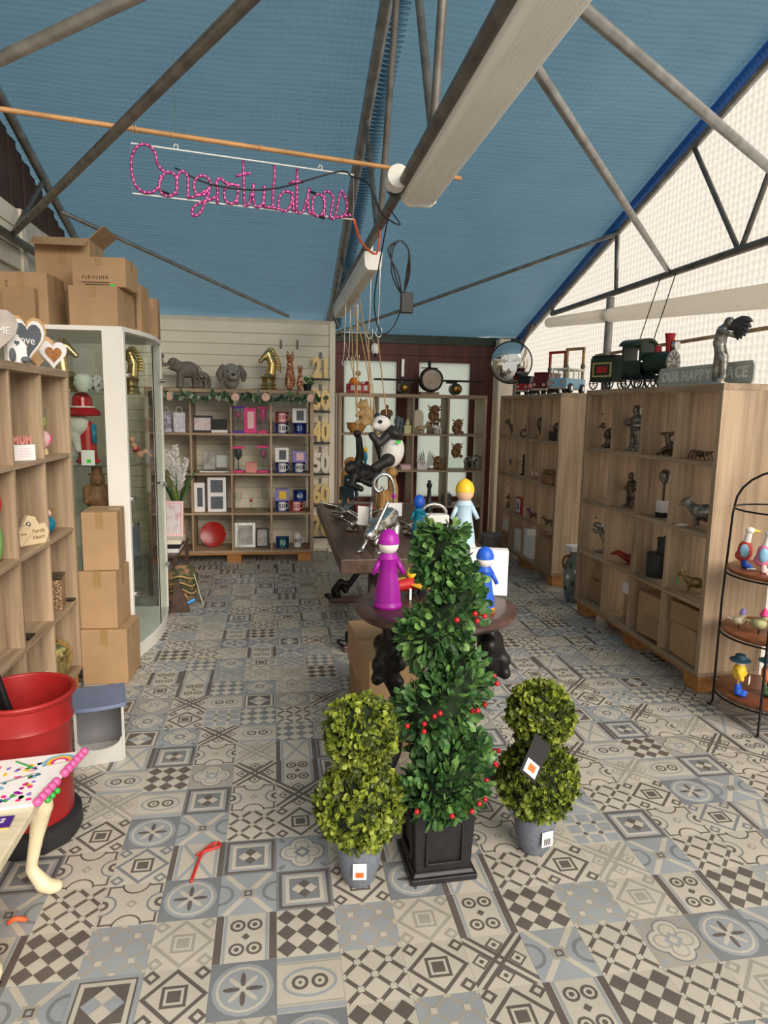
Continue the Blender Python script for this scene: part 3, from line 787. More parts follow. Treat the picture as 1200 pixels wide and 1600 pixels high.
# rope-light sign
SW, SH = .909, .184
t = thing('rope_light_sign', 'pink rope light sign reading Congratulations', 'sign', (-.549, 2.95, 2.373)); t.rotation_euler = (0, 0, rad(11.4))
white_wire = mat('white_wire', '#e8e6e2', .4, var=.02)
MB().tube([(0, 0, 0), (SW, 0, 0), (SW, 0, SH), (0, 0, SH)], .0028, 6, True).build('wire_frame', white_wire, t)
def SP(x, y):
    u = (x-128)/947; top = 120+138*u; return (u*SW, -.008, SH*(1-(y-top)/(212-27*u)))
strokes = [[(225,205),(222,170),(205,140),(180,128),(155,135),(135,165),(126,205),(128,250),(135,285),(150,315),(175,330),(205,328),(228,308),(240,275),(262,244),(295,255),(303,290),(298,325),(270,345),(240,332),(232,300),(240,262)],
  [(225,205),(245,235),(262,244)], [(300,340),(302,290),(310,252),(328,240),(346,262),(347,300),(345,350)],
  [(345,350),(372,345),(433,310),(437,280),(420,262),(398,258),(375,280),(372,315),(388,340),(415,335),(433,310),(430,340),(412,375),(398,410),(375,428),(360,418),(370,390),(400,370),(440,357),(466,345)],
  [(466,378),(468,320),(464,285),(480,268),(498,285),(520,292),(550,300),(525,294),(500,310),(495,345),(510,372),(535,372),(550,345),(556,296),(548,378)],
  [(577,195),(578,290),(580,382)], [(545,260),(578,250),(608,248)], [(580,382),(600,375),(622,290),(617,350),(630,388),(655,380),(665,340),(666,300),(663,388)],
  [(710,215),(712,250),(705,320),(702,392)], [(663,388),(702,392),(728,398)], [(788,330),(755,325),(732,350),(728,385),(745,405),(770,402),(785,372),(790,330),(795,410)],
  [(812,232),(810,330),(808,414)], [(775,289),(810,284),(840,286)], [(808,414),(840,405),(866,312),(860,365),(864,408),(882,420)],
  [(882,420),(880,370),(895,342),(915,338),(932,360),(935,400),(920,425),(895,428),(882,400)], [(933,437),(938,380),(934,332),(955,328),(976,350),(970,395),(960,437)],
  [(960,437),(985,432),(1012,328),(1035,360),(1042,400),(1022,432),(990,434),(1068,426)]]
ropem = mat('pink_rope_light', '#8e2066', .3, var=.35, scale=120); bulbm = mat('pink_bulb', '#ff7ab8', .4, var=0, emit=.45)
bulbs = MB()
for k, st in enumerate(strokes):
    P = spline([SP(*p) for p in st], 5)
    MB().tube(P, .0058, 6).build('rope_light', ropem, t, smooth=True)
    acc = 0
    for i in range(1, len(P)):
        acc += (P[i]-P[i-1]).length
        if acc > .017: acc = 0; bulbs.ell(P[i]+Vector((0, -.0045, 0)), .0036, None, 6, 4)
o = bulbs.build('bulbs', bulbm, t, smooth=True); o['kind'] = 'stuff'
for p in ((240, 325), (868, 325), (905, 428)):
    q = Vector(SP(*p)); MB().tube([q, q+Vector((.012, -.002, -.004)), q+Vector((.03, -.002, -.008))], .0058, 6).build('dark_end', black, t)
for u in (.185, .835):
    MB().tube([(u*SW+.008*math.cos(a), 0, SH+.010+.010*math.sin(a)) for a in [-PI/2+q*.5 for q in range(11)]], .0018, 5).build('eye_hook', white_wire, t)
    MB().tube([(u*SW, 0, SH+.018), (u*SW, .003, SH+.052+(.30 if u < .5 else 0))], .0015, 5).build('hanging_wire', mat('green_wire', '#2c5a49', .5), t)
cab = thing('power_cable', 'black cable of the pink sign with hanging loop and adaptor box', 'cable', (.31, 3.02, 2.43))
MB().tube(spline([(-.70, -.03, .06), (-.55, -.03, .005), (-.32, -.03, .005), (-.05, -.03, .09), (.02, .05, .10), (.08, -.03, .05), (.14, -.02, -.06), (.24, .1, -.07), (.26, .5, .10)], 6), .0035, 6).build('lead', black, cab, smooth=True)
MB().tube(spline([(.26, .5, .12), (.29, .95, .02), (.27, 1.1, -.25), (.33, 1.2, -.42), (.42, 1.25, -.36), (.48, 1.28, -.2)], 6), .004, 6).build('lead', black, cab, smooth=True)
for k in range(3):
    MB().tube(spline([(.44, 1.25, .14), (.40-.015*k, 1.25, .08), (.40+.02*k, 1.26, -.06), (.47, 1.28, -.17), (.49+.01*k, 1.27, -.06), (.50, 1.25, .08), (.45, 1.25, .14)], 6), .0045, 6).build('coil', black, cab, smooth=True)
MB().box(.44, 1.15, -.30, .515, 1.19, -.18).build('adaptor', black, cab, bevel=.005)
tag(MB().tube(spline([(.345, 3.13, 2.375), (.40, 3.3, 2.32), (.53, 3.7, 2.36), (.575, 3.9, 2.53)], 4), .006, 6).build('orange_strap', mat('orange_strap', '#e8663c', .6), smooth=True), 'short orange strap tied to the corner of the pink sign', 'strap')
# ---------------------------------------------------------------- topiaries
leaf_y = [mat('box_leaf_light', '#8f9a3a', .5, var=.15, scale=30), mat('box_leaf', '#6b7a2a', .5, var=.15, scale=30), mat('box_leaf_dark', '#454f20', .5, var=.15, scale=30)]
leaf_g = [mat('bay_leaf_light', '#648a49', .4, var=.15, scale=30), mat('bay_leaf', '#446a3b', .4, var=.15, scale=30), mat('bay_leaf_dark', '#2e4c2b', .4, var=.15, scale=30)]
potm = mat('grey_speckled_pot', '#6d7480', .65, var=.1, scale=90)
soil = mat('dark_soil', '#3a2c22', .9, var=.3, scale=60, bump=.8, bscale=80)
stem_m = mat('dark_stem', '#2b2320', .8, var=.2)
berry_m = mat('red_berry', '#b01722', .2, var=.1)
def leaf_add(b, c, n, l, w, mi, roll=None):
    """one folded leaf of four faces at c, pointing along n"""
    n = Vector(n).normalized(); u, v = basis(n)
    a = random.uniform(0, 2*PI) if roll is None else roll
    s = u*math.cos(a)+v*math.sin(a); q = n.cross(s)
    b.m(mi); c = Vector(c)
    p = [c, c+n*l*.35+s*w*.45+q*w*.12, c+n*l*.75+s*w*.5+q*w*.1, c+n*l+q*w*.15, c+n*l*.75-s*w*.5+q*w*.1, c+n*l*.35-s*w*.45+q*w*.12, c+n*l*.55-q*w*.06]
    b.add(p, ((0, 1, 6), (1, 2, 6), (2, 3, 6), (3, 4, 6), (4, 5, 6), (5, 0, 6)))
def ball(c, r, N, l=.026, w=.020):
    b = MB()
    for k in range(N):
        z = 1-2*(k+.5)/N; a = k*2.39996; rr = math.sqrt(1-z*z)
        d = Vector((rr*math.cos(a), rr*math.sin(a), z))
        d = (d+Vector((random.uniform(-.2, .2), random.uniform(-.2, .2), random.uniform(-.2, .2)))).normalized()
        R_ = r*(.88+random.uniform(-.09, .07))
        base = Vector(c)+d*R_
        up = random.choices((0, 1, 2), (3, 4, 3))[0]
        for q in range(4):                      # little rosette
            dd = (d*.55+Vector((random.uniform(-1, 1), random.uniform(-1, 1), random.uniform(-1, 1)))*.75).normalized()
            leaf_add(b, base, dd, l*random.uniform(.7, 1.1), w*random.uniform(.8, 1.1), up)
    return b
def ball_topiary(label, loc, rz, r1, r2, z1, z2, tagside):
    t = thing('ball_topiary', label, 'plant', loc, rz, 'double ball topiaries')
    p = MB().lathe([(0, 0), (.042, 0), (.056, .02), (.068, .07), (.076, .125), (.078, .165), (.073, .165), (.070, .14), (0, .138)], 32).build('pot', potm, t, auto=True)
    lab = MB().box(-.022, -.0795, .06, .022, -.0775, .115).build('price_label', paper, p)
    if tagside: MB().box(-.013, -.0805, .068, .013, -.0795, .085).build('orange_sticker', mat('orange_sticker', '#f2682a', .6), p)
    else:
        for k in range(7): MB().box(-.014+k*.004, -.0805, .066, -.012+k*.004, -.0795, .09).build('barcode_bar', black, p)
    MB().ell((0, 0, .138), (.069, .069, .02), None, 18, 8).build('soil', soil, t, smooth=True)
    MB().tube([(0, 0, .13), (0, 0, z2)], .009, 8).build('stem', stem_m, t)
    for z, r, N in ((z1, r1, 620), (z2, r2, 430)):
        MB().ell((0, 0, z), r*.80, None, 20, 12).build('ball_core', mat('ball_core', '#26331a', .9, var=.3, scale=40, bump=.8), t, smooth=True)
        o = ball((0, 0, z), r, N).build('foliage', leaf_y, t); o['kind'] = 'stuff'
    return t
ball_topiary('double ball topiary left of the spiral one, orange price sticker', (.265, 2.04, .001), rad(-6), .146, .120, .275, .525, True)
tr_ = ball_topiary('double ball topiary on the right with hanging black tag', (.905, 2.12, .001), rad(12), .142, .114, .270, .512, False)
tg = MB().box(-.03, -.001, -.055, .03, .001, .055); tg = tg.build('swing_tag', black_s, tr_); tg.location = (-.10, -.125, .43); tg.rotation_euler = (rad(-30), rad(42), rad(-10)); tg.scale = (1.25, 1.25, 1.25)
MB().box(-.022, -.0025, -.048, .022, -.0012, -.012).build('tag_label', paper, tg); MB().box(-.012, -.0035, -.038, .012, -.0026, -.02).build('tag_sticker', MATS['orange_sticker'], tg)
# spiral
t = thing('spiral_topiary', 'tall spiral topiary with red berries in a black square planter', 'plant', (.54, 2.10, .001), rad(2))
pl = thing('planter', None, None); pl.parent = t
for k in ('label', 'category'):
    if k in pl: del pl[k]
def frus(b, h0, h1, z0, z1): return b.add([(-h0, -h0, z0), (h0, -h0, z0), (h0, h0, z0), (-h0, h0, z0), (-h1, -h1, z1), (h1, -h1, z1), (h1, h1, z1), (-h1, h1, z1)], ((3, 2, 1, 0), (4, 5, 6, 7), (0, 1, 5, 4), (1, 2, 6, 5), (2, 3, 7, 6), (3, 0, 4, 7)))
frus(MB(), .094, .104, .03, .245).build('planter_body', black_s, t, bevel=.003)
frus(frus(MB(), .114, .114, 0, .022), .108, .10, .022, .036).build('planter_foot', black_s, t, bevel=.004)
frus(MB(), .110, .113, .236, .262).build('planter_rim', black_s, t, bevel=.004)
for k in range(4):
    M = Matrix.Rotation(Q*k, 4, 'Z')
    b = MB()
    for x0, z0, x1, z1 in ((-.072, .06, -.062, .215), (.062, .06, .072, .215), (-.072, .06, .072, .07), (-.072, .205, .072, .215)): b.box(x0*.9, -.107, z0, x1*.9, -.092, z1, M)
    b.build('raised_panel', black_s, t, bevel=.002)
MB().box(-.10, -.10, .25, .10, .10, .256).build('soil', soil, t)
bpy.data.objects.remove(pl)
MB().tube([(0, 0, .25), (-.012, 0, 1.15)], .012, 8).build('stem', stem_m, t)
def spir(u):
    """u 0 bottom .. 1 top: helix radius, height, tube thickness"""
    z = .30+u*.88; a = rad(-90)+2*PI*(z-.325)/.285
    rr = (.062 if u > .12 else .062+.02*(1-u/.12))*(1-.75*max(0, (u-.75)/.25)); th = .132-.05*u-.012*max(0, (u-.8)/.2)+.02*max(0, 1-u/.12)
    return Vector((rr*math.cos(a), rr*math.sin(a), z)), th
core = [spir(i/70) for i in range(71)]
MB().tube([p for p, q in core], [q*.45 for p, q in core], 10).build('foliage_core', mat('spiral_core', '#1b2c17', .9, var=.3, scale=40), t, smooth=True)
leaves = []
for k in range(3900):
    u = random.random() if k < 3300 else random.random()*.12
    p, th = spir(u); p2, _ = spir(min(1, u+.01)); d = (p2-p).normalized() if u < .985 else Vector((0, 0, 1))
    e1, e2 = basis(d); a = random.uniform(0, 2*PI); nrm = e1*math.cos(a)+e2*math.sin(a)
    nz = nrm.z; out = (nrm*1.0+Vector((0, 0, .15))).normalized()
    c = p+nrm*th*random.uniform(.40, .80)
    if k > 3600: nrm = Vector((random.gauss(0, 1), random.gauss(-.3, 1), random.gauss(.2, .6))).normalized(); nz = 1; out = nrm; p = spir(.01)[0]; c = p+nrm*th*random.uniform(.45, .8)
    c.z = max(c.z, .27)
    dd = (out+Vector((random.uniform(-1, 1), random.uniform(-1, 1), random.uniform(-1, 1)))*.55).normalized()
    if u < .06 and nz < 0: dd.z = abs(dd.z)*.2
    leaves.append((c, dd, random.uniform(.032, .048), random.uniform(.018, .025), random.choices((0, 1, 2), (3, 5, 3))[0]))
def vis(l): return -(l[0].x*-.25+l[0].y)*1.0+l[2]*2+random.uniform(0, .06)
leaves.sort(key=vis, reverse=True)
lm = []
for mi in range(3):
    b = MB(); leaf_add(b, (0, 0, 0), (0, 0, 1), .036, .0195, 0, 0); lm.append(b.mesh('leaf', leaf_g[mi]))
for c, dd, l, w, mi in leaves[:290]:
    o = bpy.data.objects.new('leaf', lm[mi]); COL.objects.link(o); o.parent = t; o.location = c
    o.rotation_euler = (dd.to_track_quat('Z', 'Y') @ Euler((0, 0, random.uniform(0, 6.28))).to_quaternion()).to_euler(); f_ = l/.036; o.scale = (f_, f_, f_)
b = MB()
for c, dd, l, w, mi in leaves[290:]: leaf_add(b, c, dd, l, w, mi)
o = b.build('foliage', leaf_g, t); o['kind'] = 'stuff'
bmesh_ = MB().ell((0, 0, 0), .0085, None, 10, 7).mesh('berry', berry_m, True)
for uu, az in ((.03, -120), (.05, -95), (.06, -60), (.08, -70), (.07, -35), (.02, -80), (.03, -50), (.10, -20), (.33, -130), (.35, -115), (.34, -100), (.36, -70), (.38, -55), (.35, -60), (.31, -140), (.30, -125), (.37, -30), (.62, -75), (.64, -60), (.63, -85), (.83, -60), (.84, -40), (.40, -15), (.09, -5), (.085, 5)):
    # find the turn facing that azimuth nearest to uu
    best = min((abs(((math.degrees(math.atan2(spir(v/400)[0].y, spir(v/400)[0].x))-az+180) % 360)-180)/180+abs(v/400-uu)*3, v/400) for v in range(400))[1]
    p, th = spir(best); d = Vector((math.cos(rad(az)), math.sin(rad(az)), .12))
    for k in range(1):
        o = bpy.data.objects.new('berry', bmesh_); COL.objects.link(o); o.parent = t
        o.location = p+d*(th*.98)+Vector((random.uniform(-.02, .02), random.uniform(-.01, .01), random.uniform(-.04, .03)))
# ---------------------------------------------------------------- left foreground
t = thing('red_bin', 'red plastic bin with black rubber base holding black poles', 'bin', (-.89, 2.455, .001))
MB().lathe([(0, .0), (.165, .0), (.175, .02), (.172, .075), (.155, .085), (0, .085)], 36).build('base', rubber, t, auto=True)
MB().lathe([(.148, .085), (.150, .30), (.156, .43), (.162, .44), (.157, .455), (.160, .52), (.170, .528), (.170, .54), (.158, .54), (.146, .44), (.140, .10), (0, .10)], 36).build('body', red, t, auto=True)
MB().tube([(.167*math.cos(2*PI*i/40), .167*math.sin(2*PI*i/40), .538) for i in range(40)], .008, 8, True).build('rim', red, t, smooth=True)
for k, (a, b_) in enumerate((((.045, .0, .12), (-.13, -.04, .86)), ((-.05, .02, .12), (-.21, -.06, .80)), ((-.0, .06, .12), (-.17, .03, .83)))):
    tag(MB().tube([a, b_], .012, 10).build('black_pole', black, loc=(-.89, 2.455, 0), auto=True), ('thick black pole leaning rightmost in the red bin', 'black pole leaning leftmost in the red bin', 'black pole between the other two in the red bin')[k], 'pole', 'poles in the red bin')
t = thing('nesting_box', 'grey and white nest box with blue-grey lid on the floor', 'box', (-.785, 3.02, .001), rad(14))
nb = mat('nest_grey', '#b7b6b2', .5, var=.06); nbd = mat('nest_dark', '#77767a', .5, var=.1)
for x in (-.10, .09): MB().box(x, -.10, 0, x+.012, .10, .255).build('side_panel', nb, t, bevel=.002)
MB().box(-.10, .088, 0, .10, .10, .255).build('back_panel', nbd, t); MB().box(-.10, -.10, 0, .10, .10, .01).build('base', nb, t)
MB().prism([(-.088, .01), (.09, .01), (.09, .11)]+arc(0, .11, .085, 0, -180, 10, .045)+[(-.088, .11)], -.10, -.09, 'xz').build('front_panel', nb, t)
MB().prism([(-.115, .12), (-.115, -.10)]+arc(0, -.10, .115, 180, 360, 12, .03)+[(.115, .12)], .255, .272, 'xy').build('lid', mat('nest_lid', '#6b7794', .45, var=.06), t, bevel=.003)
tag(MB().lathe([(0, 0), (.02, 0), (.02, .07), (.017, .075), (0, .075)], 14).build('black_canister', black, loc=(-.86, 3.20, .001), auto=True), 'small black cylinder on the floor behind the nest box', 'canister')
# little ivory table with the colouring sheet
t = thing('ivory_table', 'ivory table with curved leg at the left edge', 'table', (-1.0, 1.9, 0))
TZ = .395
ivw = wood('ivory_wood', '#e9dfc6', '#cdbf9c', 'x', .45)
MB().prism([(-.45, -.5), (.30, -.5), (.305, .30), (.28, .345), (-.45, .345)], TZ-.03, TZ, 'xy').build('table_top', ivw, t, bevel=.005)
for sx, sy in ((.265, .225), (-.40, .27), (.265, -.42), (-.40, -.42)):
    k = 1 if sx > 0 else -1
    fig('leg', cream_g, [('c', (sx-.02*k, sy, TZ-.04), (sx, sy, TZ-.10), .034, .036), ('c', (sx, sy, TZ-.10), (sx-.02*k, sy, .20), .034, .024), ('c', (sx-.02*k, sy, .20), (sx-.045*k, sy, .08), .023, .018), ('c', (sx-.045*k, sy, .08), (sx-.005*k, sy-.01, .03), .019, .027), ('e', (sx+.02*k, sy-.012, .022), (.035, .028, .021))], t, .008, 2)
SZ = TZ+.001
t = thing('colouring_sheet', 'colouring activity sheet with pink bead edge on the ivory table', 'book', (-.872, 2.028, SZ), rad(10), s=.86)
MB().prism([(-.34, -.10), (.19, -.12), (.315, .215), (-.20, .235)], 0, .010, 'xy').build('pages', paper, t)
dots = [pink, teal, yellow, purple, mat('leaf_green', '#3f9a55', .5), sky_b, pale_pink, lilac]
random.seed(11)
for k in range(120):
    x = random.uniform(-.24, .17); y = random.uniform(-.09, .17)
    MB().prism([(x+random.uniform(.005, .016)*math.cos(a), y+random.uniform(.005, .016)*math.sin(a)) for a in [q*2*PI/7 for q in range(7)]], .0101, .0106, 'xy').build('printed_doodle', dots[k % 8], t)
for k, (r, m_) in enumerate(((.06, sky_b), (.045, yellow), (.032, pink), (.02, paper))): MB().prism(arc(.235, .15, r, 0, 200, 14), .0101+.0003*k, .0105+.0003*k, 'xy').build('printed_rainbow', m_, t)
for (p, q, m_) in (((.08, .20), (.15, .13), MATS['leaf_green']), ((-.1, -.07), (.06, -.02), tan), ((-.05, .02), (.16, .09), slate), ((-.06, .01), (.15, .08), slate)): MB().tube([(p[0], p[1], .0105), (q[0], q[1], .0105)], .004 if m_ != slate else .0012, 5).build('printed_pencil', m_, t)
MB().tube([(-.17+.03*math.cos(a), .20+.016*math.sin(a), .0105) for a in [q*2*PI/16 for q in range(16)]], .001, 4, True).build('printed_stamp', black, t)
text('jiji', black, .03, t, (-.17, .20, .0108), (0, 0, 0), ext=.0002)
bead = MB().ell((0, 0, 0), .0165, None, 12, 8).mesh('bead', mat('pink_bead', '#cf5c98', .3, var=.06), True)
beadg = MB().ell((0, 0, 0), .011, None, 12, 8).mesh('green_bead', mat('green_bead', '#36a843', .3, var=.06), True)
for k in range(12):
    if k == 5: continue
    o = bpy.data.objects.new('bead', bead); COL.objects.link(o); o.parent = t; o.location = (.196+.0108*k, -.115+.029*k, .012)
for k in range(3): o = bpy.data.objects.new('green_bead', beadg); COL.objects.link(o); o.parent = t; o.location = (.222+.012*k, -.085+.026*k, -.004)
t = thing('purple_booklet', 'purple booklet with yellow edge at the left table corner', 'book', (-.80, 1.875, SZ), rad(4), s=.62)
MB().box(-.12, -.045, 0, .11, .045, .003).build('back_cover', yellow, t); MB().box(-.12, -.04, .003, .112, .045, .008).build('front_cover', mat('violet_print', '#4a2a86', .4, var=.05), t)
text('girl', white_c, .05, t, (.05, .0, .0083), (0, 0, PI), ext=.0002)
# bent red ribbon on the floor, stray leaf litter
t = MB(); pts = spline([(-.283, 2.10, .004), (-.275, 2.17, .004), (-.262, 2.245, .005), (-.235, 2.285, .006), (-.212, 2.295, .005), (-.205, 2.28, .004), (-.215, 2.27, .005), (-.25, 2.255, .006), (-.282, 2.235, .004)], 5)
tag(t.tube(pts, .0055, 6).build('red_ribbon', mat('red_ribbon', '#c0332b', .5, var=.1), smooth=True), 'bent red ribbon lying on the tiles', 'ribbon')
t = thing('animal_ornament', 'ivory paw of an ornament at the bottom left edge', 'ornament', (-.80, 1.80, .001))
fig('body', cream_g, [('c', (-.03, 0, .20), (.0, -.02, .06), .05, .04), ('e', (.015, -.035, .03), (.05, .05, .03)), ('e', (.045, -.05, .02), .02), ('e', (.03, -.07, .02), .02), ('e', (.005, -.075, .02), .02)], t, .007, 2)
for p in ((.062, -.058, .022), (.042, -.085, .022), (.012, -.092, .022)): MB().ell(p, (.008, .005, .006), None, 8, 6).build('claw', black, t, smooth=True)
tag(MB().tube(spline([(-.80, 1.98, .01), (-.775, 1.97, .03), (-.75, 1.985, .012)], 4), .007, 6).build('orange_tape', MATS['orange_strap'], smooth=True), 'scrap of orange tape at the left edge of the floor', 'tape')
# urn and grey bin between and behind the right shelves
t = thing('ceramic_urn', 'tall hand-painted urn with white box lid between the right shelves', 'urn', (2.45, 5.18, .001))
MB().lathe([(0, 0), (.065, 0), (.085, .04), (.098, .14), (.10, .24), (.088, .33), (.06, .385), (.055, .41), (.068, .43), (0, .43)], 28).build('body', mat('urn_glaze', '#5f6a68', .3, var=.25, scale=8, col2='#8d938b'), t, auto=True)
MB().box(-.075, -.07, .431, .075, .07, .47).build('white_box_lid', white_c, t)
for s in (-1, 1): MB().tube(spline([(s*.06, -.0, .39), (s*.11, 0, .37), (s*.115, 0, .31), (s*.09, 0, .28)], 4), .011, 7).build('handle', brown, t, smooth=True)
for k in range(9):
    a = rad(-170+k*14); z = .12+.05*((k*7) % 5)
    MB().ell((.097*math.cos(a), .097*math.sin(a), z), (.006, .018, .022), Matrix.Rotation(a, 3, 'Z'), 8, 6).build('painted_leaf', (leaf_g[2], white_c, leaf_g[1])[k % 3], t, smooth=True)
t = thing('grey_bin', 'grey round bin standing in the back right corner', 'bin', (2.22, 6.75, .001))
MB().lathe([(0, 0), (.085, 0), (.105, .25), (.11, .255), (.11, .27), (0, .27)], 24).build('body', mat('bin_grey', '#6c6a66', .5, var=.1), t, auto=True)
MB().lathe([(0, .271), (.108, .271), (.10, .285), (0, .285)], 24).build('lid', nbd, t, auto=True)
# convex mirror
t = thing('convex_mirror', 'round convex security mirror near the back right corner', 'mirror', (2.41, 6.9, 2.055), rad(-18))
mm = MB(); prof = [(.21*math.sin(rad(q)), .07*math.cos(rad(q))) for q in range(0, 91, 9)]
mm.lathe(prof, 32, (0, 0, 0), Matrix.Rotation(Q, 4, 'X')); mm.build('mirror_dome', mat('mirror', '#e6e6e2', .03, 1, var=0), t, smooth=True)
MB().tube([(.213*math.cos(2*PI*i/40), 0, .213*math.sin(2*PI*i/40)) for i in range(40)], .007, 8, True).build('rim', black, t, smooth=True)
MB().tube([(0, .0, 0), (.05, .3, .05), (.12, .62, .3)], .012, 8).build('bracket', steel_d, t)
# ---------------------------------------------------------------- figurine makers (base at z=0, facing -y)
def elephant(t, m, s=1, trunk_up=True, tusk=True):
    pr = [('e', (0, .02, .21), (.085, .135, .095)), ('e', (0, -.13, .265), (.062, .07, .075)), ('c', (0, -.10, .25), (0, -.05, .23), .06, .075)]
    for x in (-.05, .05):
        pr += [('c', (x, -.06, .17), (x, -.065, .03), .038, .032), ('c', (x, .10, .17), (x, .105, .03), .042, .033), ('e', (x, -.07, .018), (.036, .04, .018)), ('e', (x, .10, .018), (.037, .04, .018))]
    pts = [(0, -.185, .25), (0, -.225, .245), (0, -.26, .275), (0, -.265, .32), (0, -.24, .355), (0, -.255, .375)] if trunk_up else [(0, -.185, .24), (0, -.215, .19), (0, -.22, .12), (0, -.235, .07)]
    rr = [.036, .03, .025, .021, .017, .014]
    for a, b_, r1, r2 in zip(pts, pts[1:], rr, rr[1:]): pr.append(('c', a, b_, r1, r2))
    fig('body', m, pr, t, .0085, 2)
    for x in (-1, 1):
        fig('ear', m, [('e', (x*.075, -.10, .25), (.014, .05, .068), (0, rad(-14*x), rad(-26*x)))], t, .006, 1)
        if tusk: MB().tube(spline([(x*.035, -.18, .235), (x*.042, -.225, .222), (x*.04, -.255, .235)], 3), [.009, .0085, .008, .007, .006, .005, .003], 7).build('tusk', cream_g, t, smooth=True)
        MB().ell((x*.048, -.178, .285), .007, None, 8, 6).build('eye', black, t, smooth=True)
    MB().tube(spline([(0, .15, .25), (0, .175, .2), (0, .17, .13)], 3), .007, 6).build('tail', m, t, smooth=True)
def quad(t, m, h=.15, horns=False, head=None, tail=True, nm='body', fat=1, neck=.5):
    """small standing four-legged figurine"""
    k = h/.15
    def v(x, y, z): return (x*k, y*k, z*k)
    pr = [('e', v(0, .01, .075), (.03*k*fat, .065*k, .032*k*fat)), ('c', v(0, -.045, .085), v(0, -.075, .10+.03*neck), .024*k*fat, .018*k), ('e', v(0, -.09, .115+.03*neck), (.02*k, .03*k, .02*k)), ('c', v(0, -.10, .112+.03*neck), v(0, -.125, .10+.03*neck), .013*k, .009*k)]
    for x in (-.02, .02): pr += [('c', v(x, -.035, .06), v(x, -.04, .01), .011*k, .008*k), ('c', v(x, .05, .06), v(x, .058, .03), .013*k, .008*k), ('c', v(x, .058, .03), v(x, .05, .008), .008*k, .008*k), ('e', v(x*.8, -.08, .138+.03*neck), (.006*k, .006*k, .012*k))]
    if tail: pr.append(('c', v(0, .07, .085), v(0, .11, .06), .009*k, .005*k))
    fig(nm, m, pr, t, h/26, 1)
    if horns:
        for x in (-1, 1): MB().tube(spline([v(.012*x, -.085, .13+.03*neck), v(.04*x, -.085, .135+.03*neck), v(.055*x, -.09, .16+.03*neck)], 3), .005*k, 6).build('horn', cream_g, t, smooth=True)
def cow(t, h, m=shag):
    """sitting shaggy highland cow"""
    k = h/.17
    def v(x, y, z): return (x*k, y*k, z*k)
    pr = [('e', v(0, .01, .06), (.058*k, .05*k, .062*k)), ('e', v(0, -.02, .115), (.045*k, .042*k, .042*k)), ('e', v(0, -.05, .10), (.03*k, .025*k, .025*k)), ('e', v(-.04, -.035, .018), (.022*k, .03*k, .018*k)), ('e', v(.04, -.035, .018), (.022*k, .03*k, .018*k)), ('e', v(0, -.03, .15), (.032*k, .03*k, .016*k)), ('e', v(-.05, -.015, .12), (.022*k, .01*k, .012*k)), ('e', v(.05, -.015, .12), (.022*k, .01*k, .012*k))]
    fig('body', m, pr, t, h/24, 1)
    for x in (-1, 1): MB().tube(spline([v(.025*x, -.01, .14), v(.06*x, -.01, .145), v(.07*x, -.012, .172)], 3), [.009*k, .0085*k, .008*k, .007*k, .006*k, .004*k, .002*k], 7).build('horn', tan, t, smooth=True)
    MB().ell(v(0, -.073, .097), v(.022, .012, .015), None, 10, 7).build('muzzle', mat('cow_muzzle', '#b18a72', .6), t, smooth=True)
def biped(t, m, h=.25, arms=((-.06, -.02, .12), (.06, -.02, .12)), wide=1, nm='body', hat=False):
    k = h/.25
    def v(x, y, z): return (x*k, y*k, z*k)
    pr = [('e', v(0, 0, .13), (.042*k*wide, .034*k, .055*k)), ('e', v(0, 0, .165), (.05*k*wide, .035*k, .03*k)), ('c', v(0, 0, .18), v(0, -.004, .205), .02*k, .018*k), ('e', v(0, -.008, .222), (.024*k, .026*k, .028*k))]
    for x, a in zip((-1, 1), arms):
        e = (x*.06*wide, .0, .14)
        pr += [('c', v(x*.024, 0, .09), v(x*.028, -.004, .02), .022*k*wide, .015*k), ('e', v(x*.03, -.018, .010), (.016*k, .03*k, .010*k)), ('c', v(x*.045*wide, 0, .17), v(*e), .016*k, .013*k), ('c', v(*e), v(*a), .013*k, .012*k)]
    fig(nm, m, pr, t, h/30, 1)
def peg(name, label, loc, h, cols, rz=0, tip=0):
    """plain turned peg figure: foot, dress, head, cap in flat colours"""
    t = thing(name, label, 'figurine', loc, rz, 'turned peg figurines')
    foot, body, head, capm = cols; k = h
    MB().lathe([(0, 0), (.17*k, 0), (.18*k, .03*k), (.16*k, .08*k), (0, .08*k)], 24).build('foot', foot, t, auto=True)
    MB().lathe([(0, .08*k), (.165*k, .08*k), (.155*k, .2*k), (.12*k, .4*k), (.10*k, .55*k), (.125*k, .62*k), (.09*k, .68*k), (0, .68*k)], 24).build('body', body, t, auto=True)
    MB().ell((0, 0, .79*k), (.125*k, .125*k, .13*k), None, 20, 12).build('head', head, t, smooth=True)
    MB().lathe([(.131*k, .80*k), (.128*k, .86*k), (.10*k, .925*k), (.05*k, .965*k), (0, .985*k)], 24).build('cap', capm, t, auto=True)
    for x in (-1, 1): MB().tube([(x*.10*k, 0, .60*k), (x*.19*k, -.03*k, .42*k)], [.035*k, .03*k], 8).build('arm', body, t, smooth=True)
    return t
